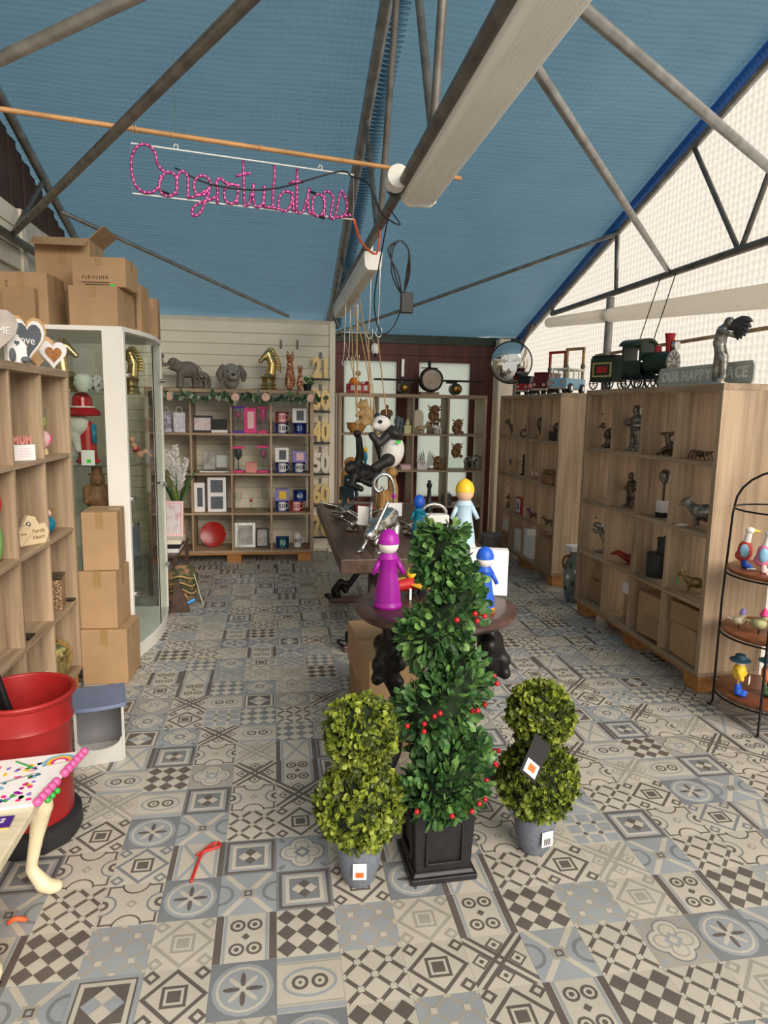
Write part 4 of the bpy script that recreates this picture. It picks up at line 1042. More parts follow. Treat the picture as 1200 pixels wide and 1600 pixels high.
# ---- round table: plain stand-ins in the photographed colours
orange_f = orange
peg('peg_figurine', 'purple and white peg figurine on the left of round table', (.455, 2.70, .741), .335, (purple, purple, skin_w, purple))
peg('peg_figurine', 'blue and white peg figurine with orange foot on round table', (.835, 2.60, .741), .275, (orange, blue, skin_w, blue))
peg('peg_figurine', 'pale blue peg figurine with yellow cap on the long table', (1.10, 3.86, .741), .425, (white_c, mat('pale_blue_dress', '#b8d3e4', .45, var=.05), mat('peach', '#e9bd9c', .5, var=.04), yellow))
peg('peg_figurine', 'bright blue peg figurine behind the spiral topiary', (.90, 4.2, .741), .285, (blue, teal, blue, blue))
t = thing('white_bag', 'white paper gift bag at the back of round table', 'bag', (.935, 2.86, .741), rad(-14))
MB().box(-.085, -.03, 0, .085, .03, .205).build('body', white_c, t, bevel=.002); text('london', navy, .022, t, (-.02, -.0312, .185))
t = thing('toy_plane', 'small red and yellow toy plane beside the purple figurine', 'toy', (.585, 2.86, .741), rad(25))
fig('fuselage', redpt, [('c', (-.10, 0, .05), (.06, 0, .055), .022, .036), ('e', (.08, 0, .055), .03)], t, .006, 1)
MB().box(-.02, -.10, .05, .035, .10, .058).build('wing', yellow, t, bevel=.003); MB().box(-.11, -.035, .055, -.085, .035, .06).build('tailplane', blue, t)
MB().box(-.115, -.003, .05, -.085, .003, .10).build('fin', blue, t); MB().ell((.0, 0, .10), (.022, .022, .026), None, 12, 8).build('pilot', yellow, t, smooth=True)
for y in (-.04, .04): MB().lathe([(0, -.008), (.02, -.008), (.02, .008), (0, .008)], 12, (0, 0, 0), Matrix.Translation((.03, y, .0205)) @ Matrix.Rotation(Q, 4, 'X')).build('wheel', black, t)
MB().box(-.05, -.06, .0, -.04, -.055, .05).build('tag', paper, t)
# ---- long table
TT = .7405
t = thing('silver_hare', 'polished silver hare sculpture at the near end of the long table', 'sculpture', (.60, 3.86, TT), rad(-35), s=1.25)
fig('body', silver, [('e', (0, .06, .13), (.05, .09, .055), (rad(20), 0, 0)), ('e', (0, -.04, .11), (.042, .055, .045)), ('e', (0, -.10, .085), (.03, .042, .032)), ('c', (-.015, -.085, .11), (-.04, -.02, .22), .011, .009), ('c', (.015, -.085, .11), (.05, -.03, .23), .011, .009), ('c', (-.025, -.06, .08), (-.04, -.11, .012), .012, .009), ('c', (.025, -.05, .08), (.05, -.09, .012), .012, .009), ('c', (-.035, .10, .10), (-.05, .05, .012), .022, .012), ('c', (.035, .10, .10), (.05, .06, .012), .022, .012), ('e', (-.04, -.12, .01), (.012, .03, .01)), ('e', (.052, -.10, .01), (.012, .03, .01)), ('e', (0, .15, .15), .022)], t, .006, 1)
MB().box(-.11, -.02, .11, -.05, -.018, .20).build('price_tag', paper, t)
t = thing('silver_cane_bird', 'silver flamingo sculpture with curled neck on the long table', 'sculpture', (.735, 4.5, TT), 0)
MB().tube(spline([(.05, 0, .06), (.055, 0, .20), (.05, 0, .30), (.02, 0, .365), (-.03, 0, .38), (-.075, 0, .345), (-.085, 0, .30), (-.06, 0, .265), (-.03, 0, .275), (-.025, 0, .30)], 5), .013, 9).build('neck', silver, t, smooth=True)
fig('body', silver, [('e', (.03, .02, .08), (.04, .09, .04)), ('c', (.03, -.06, .07), (.06, -.13, .05), .02, .008), ('c', (.03, .08, .08), (.02, .15, .10), .02, .006)], t, .007, 1)
for x in (.015, .05): MB().tube([(x, 0, .06), (x, 0, .004)], .006, 6).build('leg', silver, t)
MB().box(-.02, -.06, .005, .08, .06, .01).build('base_plate', silver, t); MB().tube([(.053, 0, .22), (.0545, 0, .245)], .0155, 9).build('pink_band', purple, t)
MB().box(-.01, -.03, .10, .105, -.028, .19).build('price_card', paper, t)
for k, (x, y, r) in enumerate(((.50, 4.48, 10), (.60, 4.74, -25), (.47, 5.05, 40), (.66, 4.25, 65), (.86, 4.33, 20))):
    t = thing('silver_bird', ('silver swooping bird sculpture nearest the robot', 'silver spread-wing bird in the middle of the long table', 'silver bird farthest along the long table', 'silver bird just behind the hare', 'silver bird right of the flamingo')[k], 'sculpture', (x, y, TT), rad(r), 'silver bird sculptures', 1.35)
    fig('body', silver, [('c', (0, -.05, .035), (0, .05, .03), .018, .012), ('c', (0, -.06, .04), (0, -.085, .05), .012, .006), ('e', (0, 0, .008), (.03, .04, .008)), ('c', (0, 0, .01), (0, 0, .03), .008)], t, .005, 1)
    for s in (-1, 1): MB().add([(0, -.03, .04), (s*.06, -.05, .075), (s*.14, .01, .10), (s*.07, .03, .06), (0, .03, .04), (0, -.03, .036), (s*.06, -.05, .071), (s*.14, .01, .097), (s*.07, .03, .056), (0, .03, .036)], ((0, 1, 2, 3, 4), (9, 8, 7, 6, 5), (0, 5, 6, 1), (1, 6, 7, 2), (2, 7, 8, 3), (3, 8, 9, 4))).build('wing', silver, t)
t = thing('robot_figure', 'dark teal robot figure at the far left of the long table', 'figurine', (.575, 5.42, TT), rad(-10))
rb = mat('robot_teal', '#2f4650', .45, .3, var=.2)
MB().box(-.045, -.035, .10, .045, .035, .20).build('torso', rb, t, bevel=.006); MB().lathe([(0, .205), (.036, .205), (.036, .265), (.028, .285), (0, .29)], 16).build('head', rb, t, auto=True)
for x in (-.025, .025): MB().box(x-.016, -.02, .0, x+.016, .025, .10).build('leg', rb, t, bevel=.004)
for s in (-1, 1): MB().tube([(s*.055, 0, .19), (s*.07, -.01, .13), (s*.065, -.05, .10)], .014, 8).build('arm', rb, t, smooth=True)
MB().tube([(0, -.034, .25), (0, -.039, .25)], .010, 10).build('eye', skin_w, t); MB().tube([(-.075, -.05, .06), (-.07, -.055, .24)], .005, 6).build('staff', tan, t)
t = thing('leather_roll', 'red-brown leather roll lying beside the robot', 'case', (.68, 5.22, TT), rad(15))
MB().tube([(-.08, 0, .04), (.08, 0, .04)], .039, 18).build('roll', mat('red_leather', '#7a2f2b', .4, var=.15), t, auto=True)
for x in (-.05, .05): MB().tube([(x, .04*math.cos(a), .04+.04*math.sin(a)) for a in [q*PI/8 for q in range(16)]], .003, 5, True).build('strap', brown, t)
t = thing('wood_carving', 'tall golden-brown wood carving under the hanging panda', 'carving', (.80, 4.86, TT))
fig('body', mat('carved_teak', '#9a7240', .5, var=.3, scale=12, stretch=(4, 4, 1), bump=.5), [('c', (-.03, 0, .03), (-.035, 0, .20), .05, .04), ('c', (.035, 0, .03), (.045, .01, .24), .045, .04), ('c', (.045, .01, .24), (.03, 0, .32), .04, .03), ('e', (.03, -.01, .36), (.045, .04, .04)), ('e', (0, 0, .02), (.09, .06, .02))], t, .009, 1)
t = thing('black_bottle', 'slim black bottle standing behind the spiral topiary', 'bottle', (1.10, 4.8, TT)); MB().lathe([(0, 0), (.028, 0), (.03, .01), (.028, .12), (.016, .18), (.013, .25), (.02, .262), (.02, .285), (0, .29)], 18).build('body', black, t, auto=True); MB().lathe([(0, .29), (.012, .29), (.014, .305), (0, .312)], 12).build('stopper', black_s, t)
t = thing('clear_bottle', 'small clear bottle on the back right shelf', 'bottle', (2.07, 7.42, .506)); MB().lathe([(0, 0), (.035, 0), (.036, .12), (.014, .16), (.013, .20), (0, .2)], 16).build('body', clear, t, auto=True); MB().lathe([(0, .2), (.015, .2), (.015, .225), (0, .225)], 12).build('stopper', silver, t)
t = thing('silver_handbag_ring', 'white basket with silver ring handle behind the blue figurine', 'basket', (1.08, 4.55, TT)); MB().box(-.10, -.05, 0, .10, .05, .10).build('body', paper, t, bevel=.01); MB().tube([(.09*math.cos(a), 0, .10+.07*math.sin(a)) for a in [q*PI/12 for q in range(13)]], .011, 8).build('handle', silver, t, smooth=True)
# ---- hanging animals
def hang_line(t, pts, r=.0045): MB().tube(spline(pts, 4), r, 6).build('rope', rope_m, t, smooth=True)
t = thing('hanging_gorilla', 'black gorilla hanging by one arm from a rope', 'ornament', (.66, 5.2, .93), 0)
fig('body', gor, [('e', (.0, 0, .13), (.095, .075, .07), (0, rad(-20), 0)), ('e', (.07, 0, .10), (.06, .065, .06)), ('e', (-.09, -.02, .175), (.052, .055, .056)), ('e', (-.115, -.055, .165), (.026, .025, .026)), ('c', (-.035, 0, .18), (-.02, 0, .28), .036, .032), ('c', (-.02, 0, .28), (-.03, 0, .40), .032, .027), ('e', (-.045, -.01, .435), (.032, .028, .03)), ('c', (-.06, -.03, .12), (-.09, -.06, .05), .03, .026), ('c', (-.09, -.06, .05), (-.02, -.09, .02), .026, .024), ('c', (.08, -.02, .08), (.05, -.09, .06), .04, .03), ('c', (.05, -.09, .06), (-.02, -.10, .09), .03, .022), ('c', (.10, .0, .12), (.15, -.02, .22), .036, .03), ('c', (.15, -.02, .22), (.12, -.03, .32), .028, .024), ('e', (.11, -.03, .345), (.028, .026, .026))], t, .0095, 2)
for x in (-.128, -.098): MB().ell((x, -.073, .185), .006, None, 8, 6).build('eye', mat('amber', '#7a4a1d', .2), t, smooth=True)
hang_line(t, [(-.045, 0, .43), (-.05, 0, .9), (-.06, 0, 1.49)]); hang_line(t, [(.115, -.03, .34), (.05, -.02, .9), (-.05, 0, 1.49)])
t = thing('hanging_panda', 'black and white panda hanging from a rope above the long table', 'ornament', (.80, 4.86, 1.12), 0)
pw = mat('panda_white', '#e6e2dd', .6, var=.05, bump=.3, bscale=70); pb = gor
fig('body', pw, [('e', (.035, 0, .13), (.085, .085, .12), (0, rad(12), 0)), ('e', (.02, -.0, .10), (.075, .08, .09))], t, .009, 2)
fig('head', pw, [('e', (-.055, -.03, .33), (.068, .065, .06)), ('e', (-.095, -.055, .315), (.035, .035, .03))], t, .008, 2)
fig('shoulder', pb, [('e', (.035, -.02, .265), (.085, .088, .05), (0, rad(28), 0)), ('c', (.0, -.05, .26), (-.08, -.085, .19), .036, .032), ('c', (-.08, -.085, .19), (-.13, -.085, .25), .03, .026)], t, .008, 2)
fig('hind_leg', pb, [('e', (-.01, -.075, .075), (.055, .035, .05)), ('c', (-.01, -.08, .07), (-.11, -.085, .02), .042, .032)], t, .008, 2)
for p in ((-.005, -.02, .385), (-.075, .035, .385)): MB().ell(p, (.022, .014, .022), None, 10, 8).build('ear', pb, t, smooth=True)
for p in ((-.072, -.088, .345), (-.115, -.03, .345)): MB().ell(p, (.017, .01, .014), None, 10, 8).build('eye_patch', pb, t, smooth=True)
MB().ell((-.128, -.062, .322), (.009, .009, .008), None, 8, 6).build('nose', black, t, smooth=True)
MB().box(.04, -.108, .195, .075, -.100, .215).build('green_sticker', green_b, t)
hang_line(t, [(-.12, -.085, .25), (-.15, -.12, .50), (-.185, -.24, .905)]); hang_line(t, [(.0, 0, .30), (-.06, -.1, .6), (-.138, -.34, .905)])
t = thing('hanging_sloth', 'tan bear cub curled up on hanging ropes', 'ornament', (.715, 5.6, 1.40), 0)
fig('body', tan, [('e', (.02, 0, .10), (.06, .055, .075), (0, rad(20), 0)), ('e', (-.005, -.01, .185), (.045, .042, .042)), ('e', (-.045, -.03, .175), (.022, .02, .018)), ('e', (.02, .0, .225), .014), ('e', (-.02, .03, .225), .014), ('c', (-.02, -.03, .13), (-.06, -.05, .10), .02, .018), ('c', (.0, -.04, .06), (-.06, -.05, .04), .026, .02), ('c', (.06, 0, .06), (.0, -.05, .03), .03, .02)], t, .007, 2)
hang_line(t, [(-.06, -.05, .08), (-.09, -.01, .5), (-.12, 0, 1.02)]); hang_line(t, [(.07, 0, .10), (.02, 0, .5), (-.10, 0, 1.02)])
t = thing('hanging_dog', 'small white hanging ornament with black spots under the strip light', 'ornament', (.885, 6.2, 2.02), 0)
fig('body', skin_w, [('e', (0, 0, .07), (.042, .04, .05)), ('e', (0, -.03, .03), (.025, .025, .03))], t, .006, 1)
MB().ell((.0, -.045, .012), (.018, .016, .02), None, 10, 8).build('muzzle', black, t, smooth=True); MB().ell((-.042, 0, .08), (.012, .02, .03), None, 10, 8).build('ear', black, t, smooth=True)
hang_line(t, [(0, 0, .11), (-.1, 0, .26), (-.25, 0, .40)])
t = thing('hanging_pumpkin', 'orange beaded ornament hanging over the red tub', 'ornament', (.81, 7.2, 1.80), 0)
MB().ell((0, 0, .04), (.045, .045, .04), None, 16, 10).build('bead', orange, t, smooth=True); MB().ell((.045, 0, .12), (.03, .03, .03), None, 12, 8).build('bead', tan, t, smooth=True); hang_line(t, [(0, 0, .08), (-.08, 0, .4), (-.235, 0, .75)])
t = thing('parrot_ornament', 'small teal and yellow hanging parrot between the gorilla and panda', 'ornament', (.72, 5.5, 1.10), 0)
fig('body', teal, [('e', (0, 0, .07), (.02, .02, .045)), ('c', (0, 0, .04), (.005, .01, -.04), .014, .006)], t, .005, 1); MB().ell((0, -.004, .125), (.02, .02, .022), None, 12, 8).build('head', yellow, t, smooth=True); hang_line(t, [(0, 0, .14), (-.06, 0, .7), (-.12, 0, 1.32)], .002)
for k, (x, y, z0, z1) in enumerate(((.615, 4.62, 2.02, 2.53), (.66, 4.52, 2.02, 2.53), (.545, 5.6, 1.90, 2.42), (.60, 5.75, 1.92, 2.42), (.68, 5.9, 1.95, 2.42))):
    h_ = MB().tube(spline([(-.01, 0, z1-z0-.02), (0, 0, z1-z0), (.012, 0, z1-z0-.03), (.004, 0, .1), (-.012, 0, .03), (0, 0, 0), (.022, 0, .005), (.028, 0, .04), (.026, 0, .06)], 5), .0032, 6).build('wire_hook', chrome, smooth=True)
    h_.location = (x, y, z0); tag(h_, ('left of the two long hooks below the adaptor', 'right of the two long hooks below the adaptor', 'leftmost far wire hook under the narrow strip light', 'middle far wire hook under the narrow strip light', 'rightmost far wire hook under the narrow strip light')[k], 'hook', 'wire hooks on the truss')
t = thing('rattan_bird', 'woven orange bird figure behind the gorilla', 'ornament', (.60, 5.75, TT)); fig('body', mat('rattan', '#c58a4d', .7, var=.3, scale=50, bump=.6), [('c', (0, 0, .03), (0, 0, .25), .05, .055), ('e', (.03, -.01, .36), (.06, .05, .05)), ('c', (0, 0, .25), (.02, 0, .34), .045, .04)], t, .009, 1)
# ---- things on the back-left shelf top
ST = 1.7215
t = thing('elephant_figure', 'large grey elephant statue with raised trunk on the back shelf', 'statue', (-.865, 7.0, ST), rad(-78), s=.86); elephant(t, ele_g)
t = thing('elephant_figure', 'baby elephant statue beside the dog bust', 'statue', (-.685, 6.98, ST), rad(-20), s=.5); elephant(t, ele_g)
t = thing('dog_bust', 'grey puppy head bust on the back shelf', 'statue', (-.43, 7.03, ST), rad(12))
fig('head', stone, [('e', (0, 0, .165), (.092, .085, .09)), ('e', (0, -.075, .125), (.055, .06, .045)), ('c', (0, .01, .11), (0, .01, .080), .085, .078), ('e', (-.03, -.07, .185), (.03, .03, .02)), ('e', (.03, -.07, .185), (.03, .03, .02))], t, .009, 2)
for s in (-1, 1): fig('ear', mat('ear_grey', '#726a63', .6, var=.15), [('c', (s*.085, .0, .22), (s*.118, -.01, .15), .026, .036), ('c', (s*.118, -.01, .15), (s*.115, -.015, .10), .036, .025)], t, .008, 2); MB().ell((s*.038, -.083, .172), .010, None, 10, 8).build('eye', black, t, smooth=True)
MB().ell((0, -.132, .14), (.02, .014, .014), None, 12, 8).build('nose', black_s, t, smooth=True)
def knight(t, s=1):
    MB().lathe([(0, 0), (.075, 0), (.08, .02), (.068, .035), (.072, .05), (.06, .07), (.064, .10), (.075, .12), (.06, .135), (.045, .15), (0, .15)], 24).build('plinth', gold, t, auto=True)
    fig('horse_head', gold, [('c', (.02, 0, .14), (.03, 0, .24), .048, .042), ('c', (.03, 0, .24), (.0, 0, .33), .042, .035), ('c', (0, 0, .335), (-.06, 0, .275), .036, .024), ('e', (-.07, 0, .262), (.024, .022, .02)), ('c', (.0, .014, .36), (.005, .016, .39), .01, .004), ('c', (.0, -.014, .36), (.005, -.016, .39), .01, .004)], t, .008, 1)
    for k in range(8):
        a = k/7; p = Vector((.015+.055*math.sin(a*2.0), 0, .37-.17*a)); MB().tube(spline([p, p+Vector((.03, 0, -.0)), p+Vector((.05, 0, -.04))], 3), [.014, .014, .013, .011, .009, .006, .003], 6).build('mane_lock', gold, t, smooth=True)
t = thing('gold_horse_head', 'gold horse head chess piece on the back shelf top', 'statue', (-.068, 7.0, ST), rad(8)); t.scale = (1.08, 1.08, 1.08); knight(t)
catm = mat('spotted_wood', '#9c5026', .5, col2='#e6d3b0', scale=60, thresh=(.54, .60), var=.1)
def cat(t, h):
    k = h/.4
    fig('body', catm, [('e', (0, .01, .10*k), (.055*k, .06*k, .10*k)), ('c', (0, 0, .15*k), (0, -.01, .27*k), .045*k, .03*k), ('e', (0, -.02, .315*k), (.038*k, .04*k, .036*k)), ('c', (-.02*k, -.04*k, .14*k), (-.02*k, -.055*k, .015*k), .017*k, .015*k), ('c', (.02*k, -.04*k, .14*k), (.02*k, -.055*k, .015*k), .017*k, .015*k)], t, h/42, 1)
    for s in (-1, 1): MB().lathe([(.016*k, 0), (.011*k, .03*k), (0, .06*k)], 8, (s*.024*k, -.01*k, .335*k)).build('ear', catm, t, smooth=True)
t = thing('spotted_cat', 'tall spotted wooden cat on the back shelf top', 'statue', (.146, 6.99, ST)); cat(t, .40)
t = thing('spotted_cat', 'small spotted wooden cat beside the tall one', 'statue', (.245, 6.97, ST)); cat(t, .265)
t = thing('potted_plant', 'small trailing plant in a dark pot at the shelf end', 'plant', (.32, 7.02, ST)); MB().lathe([(0, 0), (.035, 0), (.045, .07), (0, .07)], 14).build('pot', black_s, t, auto=True)
b = MB()
for k in range(70): leaf_add(b, (random.uniform(-.04, .05), random.uniform(-.05, .03), random.uniform(.05, .13)), (random.uniform(-1, 1), random.uniform(-1, .4), random.uniform(-.6, 1)), .03, .018, k % 3)
o = b.build('foliage', leaf_g, t); o['kind'] = 'stuff'
# garland
t = thing('flower_garland', 'leafy garland with pink roses draped along the back shelf edge', 'garland', (-1.15, 6.81, 1.70))
gp = lambda u: Vector((u*1.60, -.012-.014*math.sin(u*23), -.045-.025*math.sin(u*PI*5)**2))
MB().tube([gp(i/40) for i in range(41)], .005, 6).build('vine', leaf_g[2], t)
gl = [mat('garland_green', '#54704a', .6, var=.15, scale=30), mat('garland_sage', '#a3b096', .6, var=.12, scale=30), mat('garland_dark', '#33513a', .6, var=.15, scale=30)]
gmesh = []
for mi in range(3): b = MB(); leaf_add(b, (0, 0, 0), (0, 0, 1), .075, .042, 0, 0); gmesh.append(b.mesh('leaf', gl[mi]))
for k in range(150):
    u = k/149; o = bpy.data.objects.new('leaf', gmesh[random.choice((0, 0, 1, 2))]); COL.objects.link(o); o.parent = t; o.location = gp(u)+Vector((random.uniform(-.02, .02), -.01, random.uniform(-.02, .02)))
    o.rotation_euler = Vector((random.uniform(-1, 1), random.uniform(-.7, -.1), random.uniform(-1, .8))).to_track_quat('Z', 'Y').to_euler(); f_ = random.uniform(.7, 1.15); o.scale = (f_, f_, f_)
rosem = mat('rose_pink', '#e3b9a9', .6, var=.1)
for u in (.10, .48, .66, .93):
    p = gp(u)+Vector((0, -.035, .01)); r = MB().ell(p, .022, None, 10, 7).build('rose', rosem, t, smooth=True)
    b = MB()
    for k in range(9): a = k*2*PI/9; b.ell(p+Vector((.026*math.cos(a), -.006, .026*math.sin(a))), (.017, .012, .017), None, 8, 6)
    b.build('petals', rosem, r, smooth=True)
# glitter numbers on the slat wall
for k, (n_, z) in enumerate((('21', 1.855), ('30', 1.525), ('40', 1.195), ('50', .865), ('60', .53), ('70', .185))):
    t = thing('number_ornament', ('gold' if n_ != '50' else 'silver')+' glitter number '+n_+', '+('topmost', 'second', 'third', 'fourth', 'fifth', 'lowest')[k]+' down the slatted wall', 'ornament', (.475, 7.26, z), 0, 'glitter numbers on the back wall')
    text(n_, glitter if n_ != '50' else sglitter, .27, t, (0, .0, .105), name='number', ext=.018, sx=.66, bold=.014)
    MB().box(-.10, -.05, -.012, .09, .085, .0).build('ledge', clear, t); MB().box(-.10, -.055, -.016, .09, -.05, .004).build('ledge_lip', black, t)
    MB().box(-.012, .06, .22, .012, .087, .28).build('wall_clip', steel_d, t)
# ---------------------------------------------------------------- contents of the back-left shelf
BY = 6.98
Z4, Z3, Z2, Z1 = 1.296, .901, .506, .127
def mug(t, m, numtxt, tm, z=0, h=.095):
    MB().lathe([(0, z), (.036, z), (.04, z+.004), (.04, z+h), (.036, z+h), (.035, z+.01), (0, z+.01)], 22).build('cup', m, t, auto=True)
    MB().tube([(.038+.028*math.sin(a), 0, z+h*.5+.03*math.cos(a)) for a in [q*PI/8 for q in range(9)]], .006, 7).build('handle', m, t, smooth=True)
    text(numtxt, tm, .062, t, (0, -.0412, z+h*.5))
def mugbox(label, x, z, num, mc, bc, tm, h=.105, y=BY):
    """mug in an open window box"""
    t = thing('boxed_mug', label, 'mug', (x, y, z), 0, 'number birthday mugs on the back shelf')
    w, d = .066, .05
    b = MB().box(-w, -d, 0, w, d, .004).box(-w, -d, h-.003, w, d, h).box(w-.003, -d, 0, w, d, h).box(-w, d-.003, 0, w, d, h).box(-w, -d, 0, -w+.003, d, h)
    b.build('window_box', bc, t); mug(t, mc, num, tm, .005, h-.014)
def gift(label, x, z, d, m, win=None, y=BY, num=None, nm=None):
    t = thing('gift_box', label, 'box', (x, y, z), 0, 'gift boxes on the back shelf')
    w, dp, h = d; MB().box(-w/2, -dp/2, 0, w/2, dp/2, h).build('box', m, t, bevel=.002)
    if win: MB().box(-w*.2, -dp/2-.002, h*.18, w*.32, -dp/2-.0004, h*.84).build('window', win, t)
    if num: text(num, nm, h*.55, t, (0, -dp/2-.0015, h*.5))
    return t
wh, bk = white_c, black
mugbox('white mug 18 in a blue box, top row', .062, Z4, '18', wh, navy, bk); mugbox('pale red boxed mug standing on mug 18', .062, Z4+.107, '18', pale_pink, redpt, redpt)
mugbox('blue mug 21 in a blue box, top row', .240, Z4, '21', navy, navy, wh); gift('white window box standing on blue mug 21, top row', .236, Z4+.107, (.14, .09, .145), wh, slate)
mugbox('white mug 30 in a blue box, second row left', .062, Z3, '30', wh, navy, bk); gift('white window box standing on mug 30, second row', .06, Z3+.107, (.135, .09, .145), wh, slate)
mugbox('white mug 40 in a blue box, second row right', .232, Z3, '40', wh, navy, bk); gift('lilac window box with pink panel, standing on mug 40', .234, Z3+.107, (.14, .09, .115), lilac, pale_pink)
mugbox('white mug 50 in a blue box, third row', .060, Z2, '50', wh, navy, bk); gift('lilac window box with yellow panel, standing on mug 50', .059, Z2+.107, (.135, .09, .12), lilac, yellow)
mugbox('pink mug in a red box under the blue 60 mug', .205, Z2, '60', pale_pink, redpt, redpt); mugbox('blue mug 60 in a blue box above the red one', .240, Z2+.107, '60', navy, navy, wh)
mugbox('green mug 70 in an open box, bottom row', .062, Z1, '70', mat('mug_green', '#2f7f72', .35), navy, wh)
t = thing('mug', 'large white mug 80 without a box, bottom row', 'mug', (.215, BY, Z1)); mug(t, wh, '80', bk, 0, .14)
def frame(label, x, z, w, h, fm, pm, y=BY, tilt=8, bw=.02, cat='picture frame'):
    t = thing('picture_frame', label, cat, (x, y, z), 0, 'picture frames'); t.rotation_euler = (rad(-tilt), 0, 0)
    for a in ((-w/2, 0, -w/2+bw, h), (w/2-bw, 0, w/2, h), (-w/2+bw, 0, w/2-bw, bw), (-w/2+bw, h-bw, w/2-bw, h)): MB().box(a[0], -.01, a[1], a[2], .008, a[3]).build('frame_bar', fm, t, bevel=.002)
    MB().box(-w/2+bw, -.001, bw, w/2-bw, .004, h-bw).build('picture', pm, t)
    return t
pict = mat('soft_print', '#dcd2d4', .5, col2='#c88b96', scale=14, thresh=(.5, .7)); greyp = mat('grey_photo', '#b7b3ae', .35, col2='#8d8984', scale=12)
frame('black framed pink print, top row of back shelf', -.715, Z4, .20, .165, black, pict); gift('dark cube gift on a white book, top row', -.55, Z4+.03, (.13, .1, .1), black_s)
gift('flat white box under the dark cube', -.545, Z4, (.16, .12, .028), wh)
gift('flat pink box above the black frame, top row', -.71, Z4+.23, (.17, .08, .03), pale_pink, y=7.08).location.z = Z4
def goblet(label, x, z, h, m, m2, grp='glassware on the back shelf', y=BY, boxed=None):
    t = thing('goblet', label, 'glass', (x, y, z), 0, grp)
    MB().lathe([(0, 0), (.034, 0), (.034, .004), (.006, .012), (.005, h*.45), (.02, h*.52), (.036, h*.66), (.037, h*.85), (.031, h), (.028, h), (.033, h*.8), (.03, h*.64), (0, h*.52)], 18).build('bowl', m, t, auto=True)
    if boxed:
        for zz in (0, h+.02): MB().box(-.055, -.045, zz-(0 if zz else -.0), .055, .045, zz+.02).build('box_end', boxed, t)
        t2 = [c for c in t.children if c.name.startswith('bowl')][0]; t2.location.z = .021
        MB().box(-.05, -.041, .02, .05, -.040, h+.02).build('box_window', clear, t)
    if m2: MB().ell((0, -.0, h*.72+(.02 if boxed else 0)), (.03, .03, .035), None, 12, 8).build('motif', m2, t, smooth=True)
vio = mat('violet_card', '#5b2fb0', .5)
goblet('wine glass in a violet windowed box, top row', -.37, Z4, .22, clear, pink, boxed=vio); goblet('pink wine glass beside the pink box, top row', -.125, Z4, .22, pink, None, boxed=pink)
gift('hot pink window box between the glasses, top row', -.25, Z4, (.12, .08, .25), pink, pale_pink)
goblet('black and silver wine glass in a pink box, second row', -.372, Z3, .22, black, silver, boxed=pink); goblet('pink glitter wine glass in a box, second row', -.125, Z3, .23, clear, pink, boxed=pink)
gift('small salmon box between glasses, second row', -.245, Z3, (.11, .09, .10), mat('salmon', '#d98c86', .5))
goblet('round clear wine glass, third row', -.377, Z2, .19, clear, None); goblet('clear champagne flute, third row', -.116, Z2, .22, clear, None)
t = thing('glass_figurine', 'small clear crystal figurine with red heart, third row', 'figurine', (-.25, BY, Z2)); MB().lathe([(0, 0), (.045, 0), (.04, .02), (.015, .04), (.02, .10), (.035, .17), (0, .175)], 14).build('crystal', clear, t, auto=True); MB().ell((0, -.02, .11), (.015, .01, .018), None, 10, 8).build('heart', redpt, t, smooth=True)
t = thing('glass_plaque', 'clear glass photo plaque on a white base, second row', 'plaque', (-.60, BY, Z3)); MB().box(-.13, -.004, .012, .14, .004, .225).build('glass', clear, t); MB().box(-.11, -.006, .03, -.0, -.0045, .20).build('photo', greyp, t); MB().box(-.15, -.03, 0, .15, .03, .012).build('base', wh, t)
MB().box(.015, -.006, .05, .12, -.0045, .17).build('engraving', mat('etched', '#b9bdbb', .5), t)
gift('tall narrow white lantern box, third row', -.755, Z2, (.10, .09, .29), wh, slate)
t = thing('gift_box', 'tall white box with two windows, third row', 'box', (-.585, BY, Z2), 0, 'gift boxes on the back shelf'); MB().box(-.09, -.05, 0, .09, .05, .35).build('box', wh, t, bevel=.002)
for z in (.03, .195): MB().box(-.06, -.0515, z, .06, -.0503, z+.125).build('window', slate, t)
t = thing('red_plate', 'red and gold round plate standing in the bottom row', 'plate', (-.64, 7.02, Z1), 0); t.rotation_euler = (rad(78), 0, 0)
MB().lathe([(0, -.004), (.08, -.004), (.125, .010), (.13, .012), (.128, .016), (.085, .002), (0, .002)], 36, (0, .132, 0)).build('plate', mat('red_lacquer', '#a5221c', .25, col2='#c98a52', scale=45, thresh=(.66, .7)), t, auto=True)
frame('silver framed mirror in the bottom row of back shelf', -.315, Z1, .21, .255, silver, greyp, bw=.032); frame('black framed photo beside the silver frame', -.142, Z1, .13, .20, black, greyp, bw=.016)
t = thing('bottle_bag', 'lilac patterned gift bag, upper left cell of back shelf', 'bag', (-.93, BY, Z4), 0, 'gift bags'); MB().box(-.055, -.03, 0, .055, .03, .19).build('bag', mat('lilac_print', '#c9c6de', .5, col2='#f0eef4', scale=30), t); MB().tube(spline([(-.03, -.03, .19), (-.02, -.035, .24), (.02, -.035, .24), (.03, -.03, .19)], 4), .003, 5).build('handle', white_wire, t)
t = thing('bottle_bag', 'darker floral gift bag behind the cabinet corner', 'bag', (-1.06, BY, Z4), 0, 'gift bags'); MB().box(-.055, -.03, 0, .055, .03, .19).build('bag', mat('floral_dark', '#6f6a88', .5, col2='#d8d2de', scale=24), t); MB().tube(spline([(-.03, -.03, .19), (-.02, -.035, .24), (.02, -.035, .24), (.03, -.03, .19)], 4), .003, 5).build('handle', white_wire, t)
